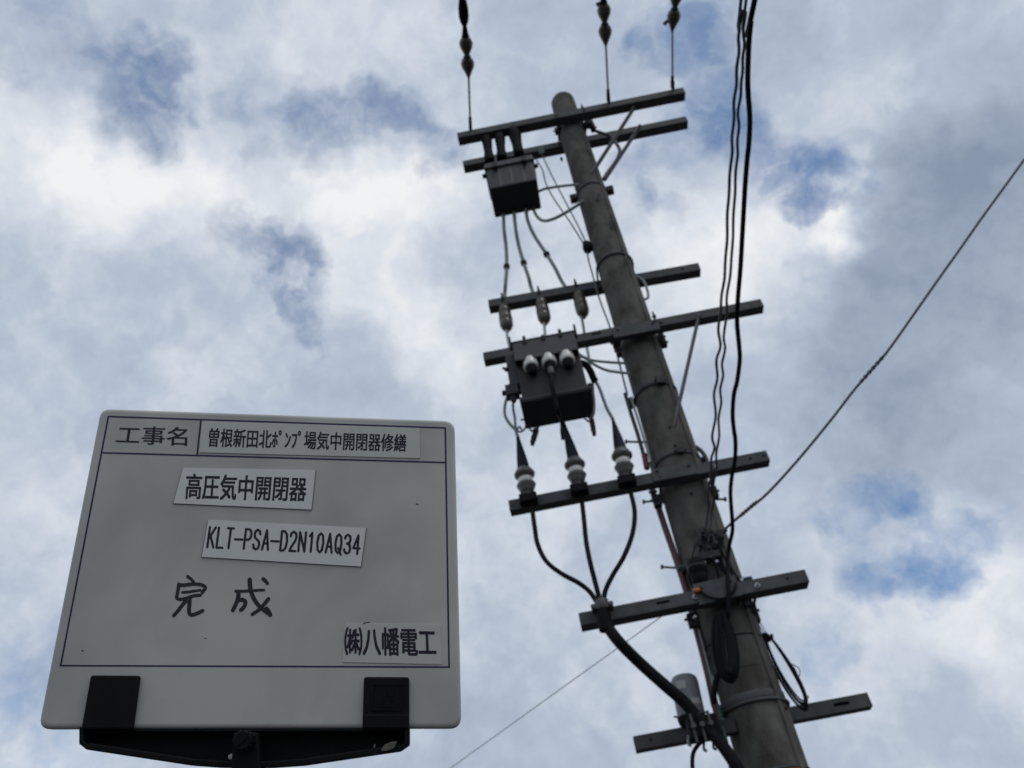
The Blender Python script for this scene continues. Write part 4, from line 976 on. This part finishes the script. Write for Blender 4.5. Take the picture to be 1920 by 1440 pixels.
for a_, b_ in (((716, 1322), (727, 1292)), ((728, 1300), (746, 1322)), ((706, 1324), (748, 1326)), ((741, 1292), (731, 1318))):
    x = bd(*b_, .0042) - bd(*a_, .0042); y = BN.cross(x.normalized()); mb.box(bd((a_[0]+b_[0])/2, (a_[1]+b_[1])/2, .0044), x/2, y*.0006, BN*.0004)
mb.build('embossed_mark', 'blackplastic', cr_)
# back plate of the bar, its sloping lower lip and top ledge
bar = [(151, 1366), (768, 1366), (768, 1397), (751, 1409), (565, 1436.5), (500, 1441), (420, 1440), (364, 1436.5), (166, 1407), (151, 1395)]
slab(bar, -.020, -.0145, 'crossbar', r=.0012)
def lip(pts, w, h0, h1, name):
    for i in range(len(pts)-1):
        a_, b_ = bd(*pts[i], h0), bd(*pts[i+1], h0); x = (b_-a_); y = BN.cross(x.normalized()).normalized(); 
        mb = MB().box((a_+b_)/2 + BN*(h1-h0)/2 + y*w/2, x/2*1.004, y*w/2, BN*(h1-h0)/2); mb.build(name, 'blackplastic', hold, .0008)
lip([(153, 1396), (166, 1406.5)], .003, -.016, .0035, 'lip')
lip([(166, 1406), (364, 1436)], .0045, -.016, .0035, 'lip')
lip([(364, 1436), (420, 1440), (500, 1440.5), (565, 1436)], .0045, -.016, .0035, 'lip')
lip([(565, 1436), (751, 1408.5)], .0045, -.016, .0035, 'lip')
lip([(751, 1408.5), (767, 1397)], .003, -.016, .0035, 'lip')
slab(((152, 1364), (160, 1364), (160, 1398), (152, 1396)), -.016, .0035, 'end_cheek', r=.0008)
slab(((759, 1364), (768, 1364), (768, 1397), (759, 1400)), -.016, .0035, 'end_cheek', r=.0008)
slab(((152, 1366.5), (767, 1366.5), (767, 1371), (152, 1371)), -.016, -.0005, 'ledge', r=.0004, bev=.0004)
# socket, knob, screw and rod
slab(((441, 1374), (486, 1374), (492, 1446), (438, 1446)), -.014, .008, 'socket')
p = bd(464, 1389, .008)
kb = MB().lathe(p, BN, [(0, .0066), (.003, .0069), (.009, .0066), (.0105, .0058)], 24).build('knob', 'blackplastic', hold)
MB().box(p + BN*.0108, Uv*.003 + Vv*.003, (Uv-Vv)*.0007, BN*.0006).build('slot', 'blackplastic', kb)
for k in range(12):
    a_ = 2*pi*k/12; u = Uv*cos(a_) + Vv*sin(a_); MB().box(p + u*.0069 + BN*.005, u*.0006, BN*.004, BN.cross(u)*.0008).build('grip', 'blackplastic', kb)
p = bd(436, 1419, -.0125); MB().lathe(p, -Uv, [(0, .0022), (.004, .0022), (.0055, .0014)], 12).build('screw', 'porcelain', hold)
mb = MB()
poly = [bd(a_, b_, .0042) for a_, b_ in ((716, 1404), (722, 1396), (735, 1391), (745, 1390), (742, 1398), (737, 1404), (726, 1407.5), (716, 1408.5))]
mb.prism(poly, BN*.0004); mb.build('scuff', 'chip', hold)
mb = MB(); poly = [bd(a_, b_, .0042) for a_, b_ in ((702, 1396), (705, 1395), (704, 1402), (701, 1402))]; mb.prism(poly, BN*.0003); mb.build('scuff', 'chip', hold)
r0 = bd(464, 1436, -.003); foot = r0 + V((-.02, -.12, -(r0.z)))
MB().tube([r0, foot], .009, 16).build('rod', 'blackplastic', hold)
for k in (.18, .45):
    c_ = r0.lerp(foot, k); x = (foot-r0).normalized(); MB().lathe(c_, x, [(0, .011), (.001, .0125), (.03, .0125), (.031, .011)], 16).build('rod_collar', 'blackplastic', hold)
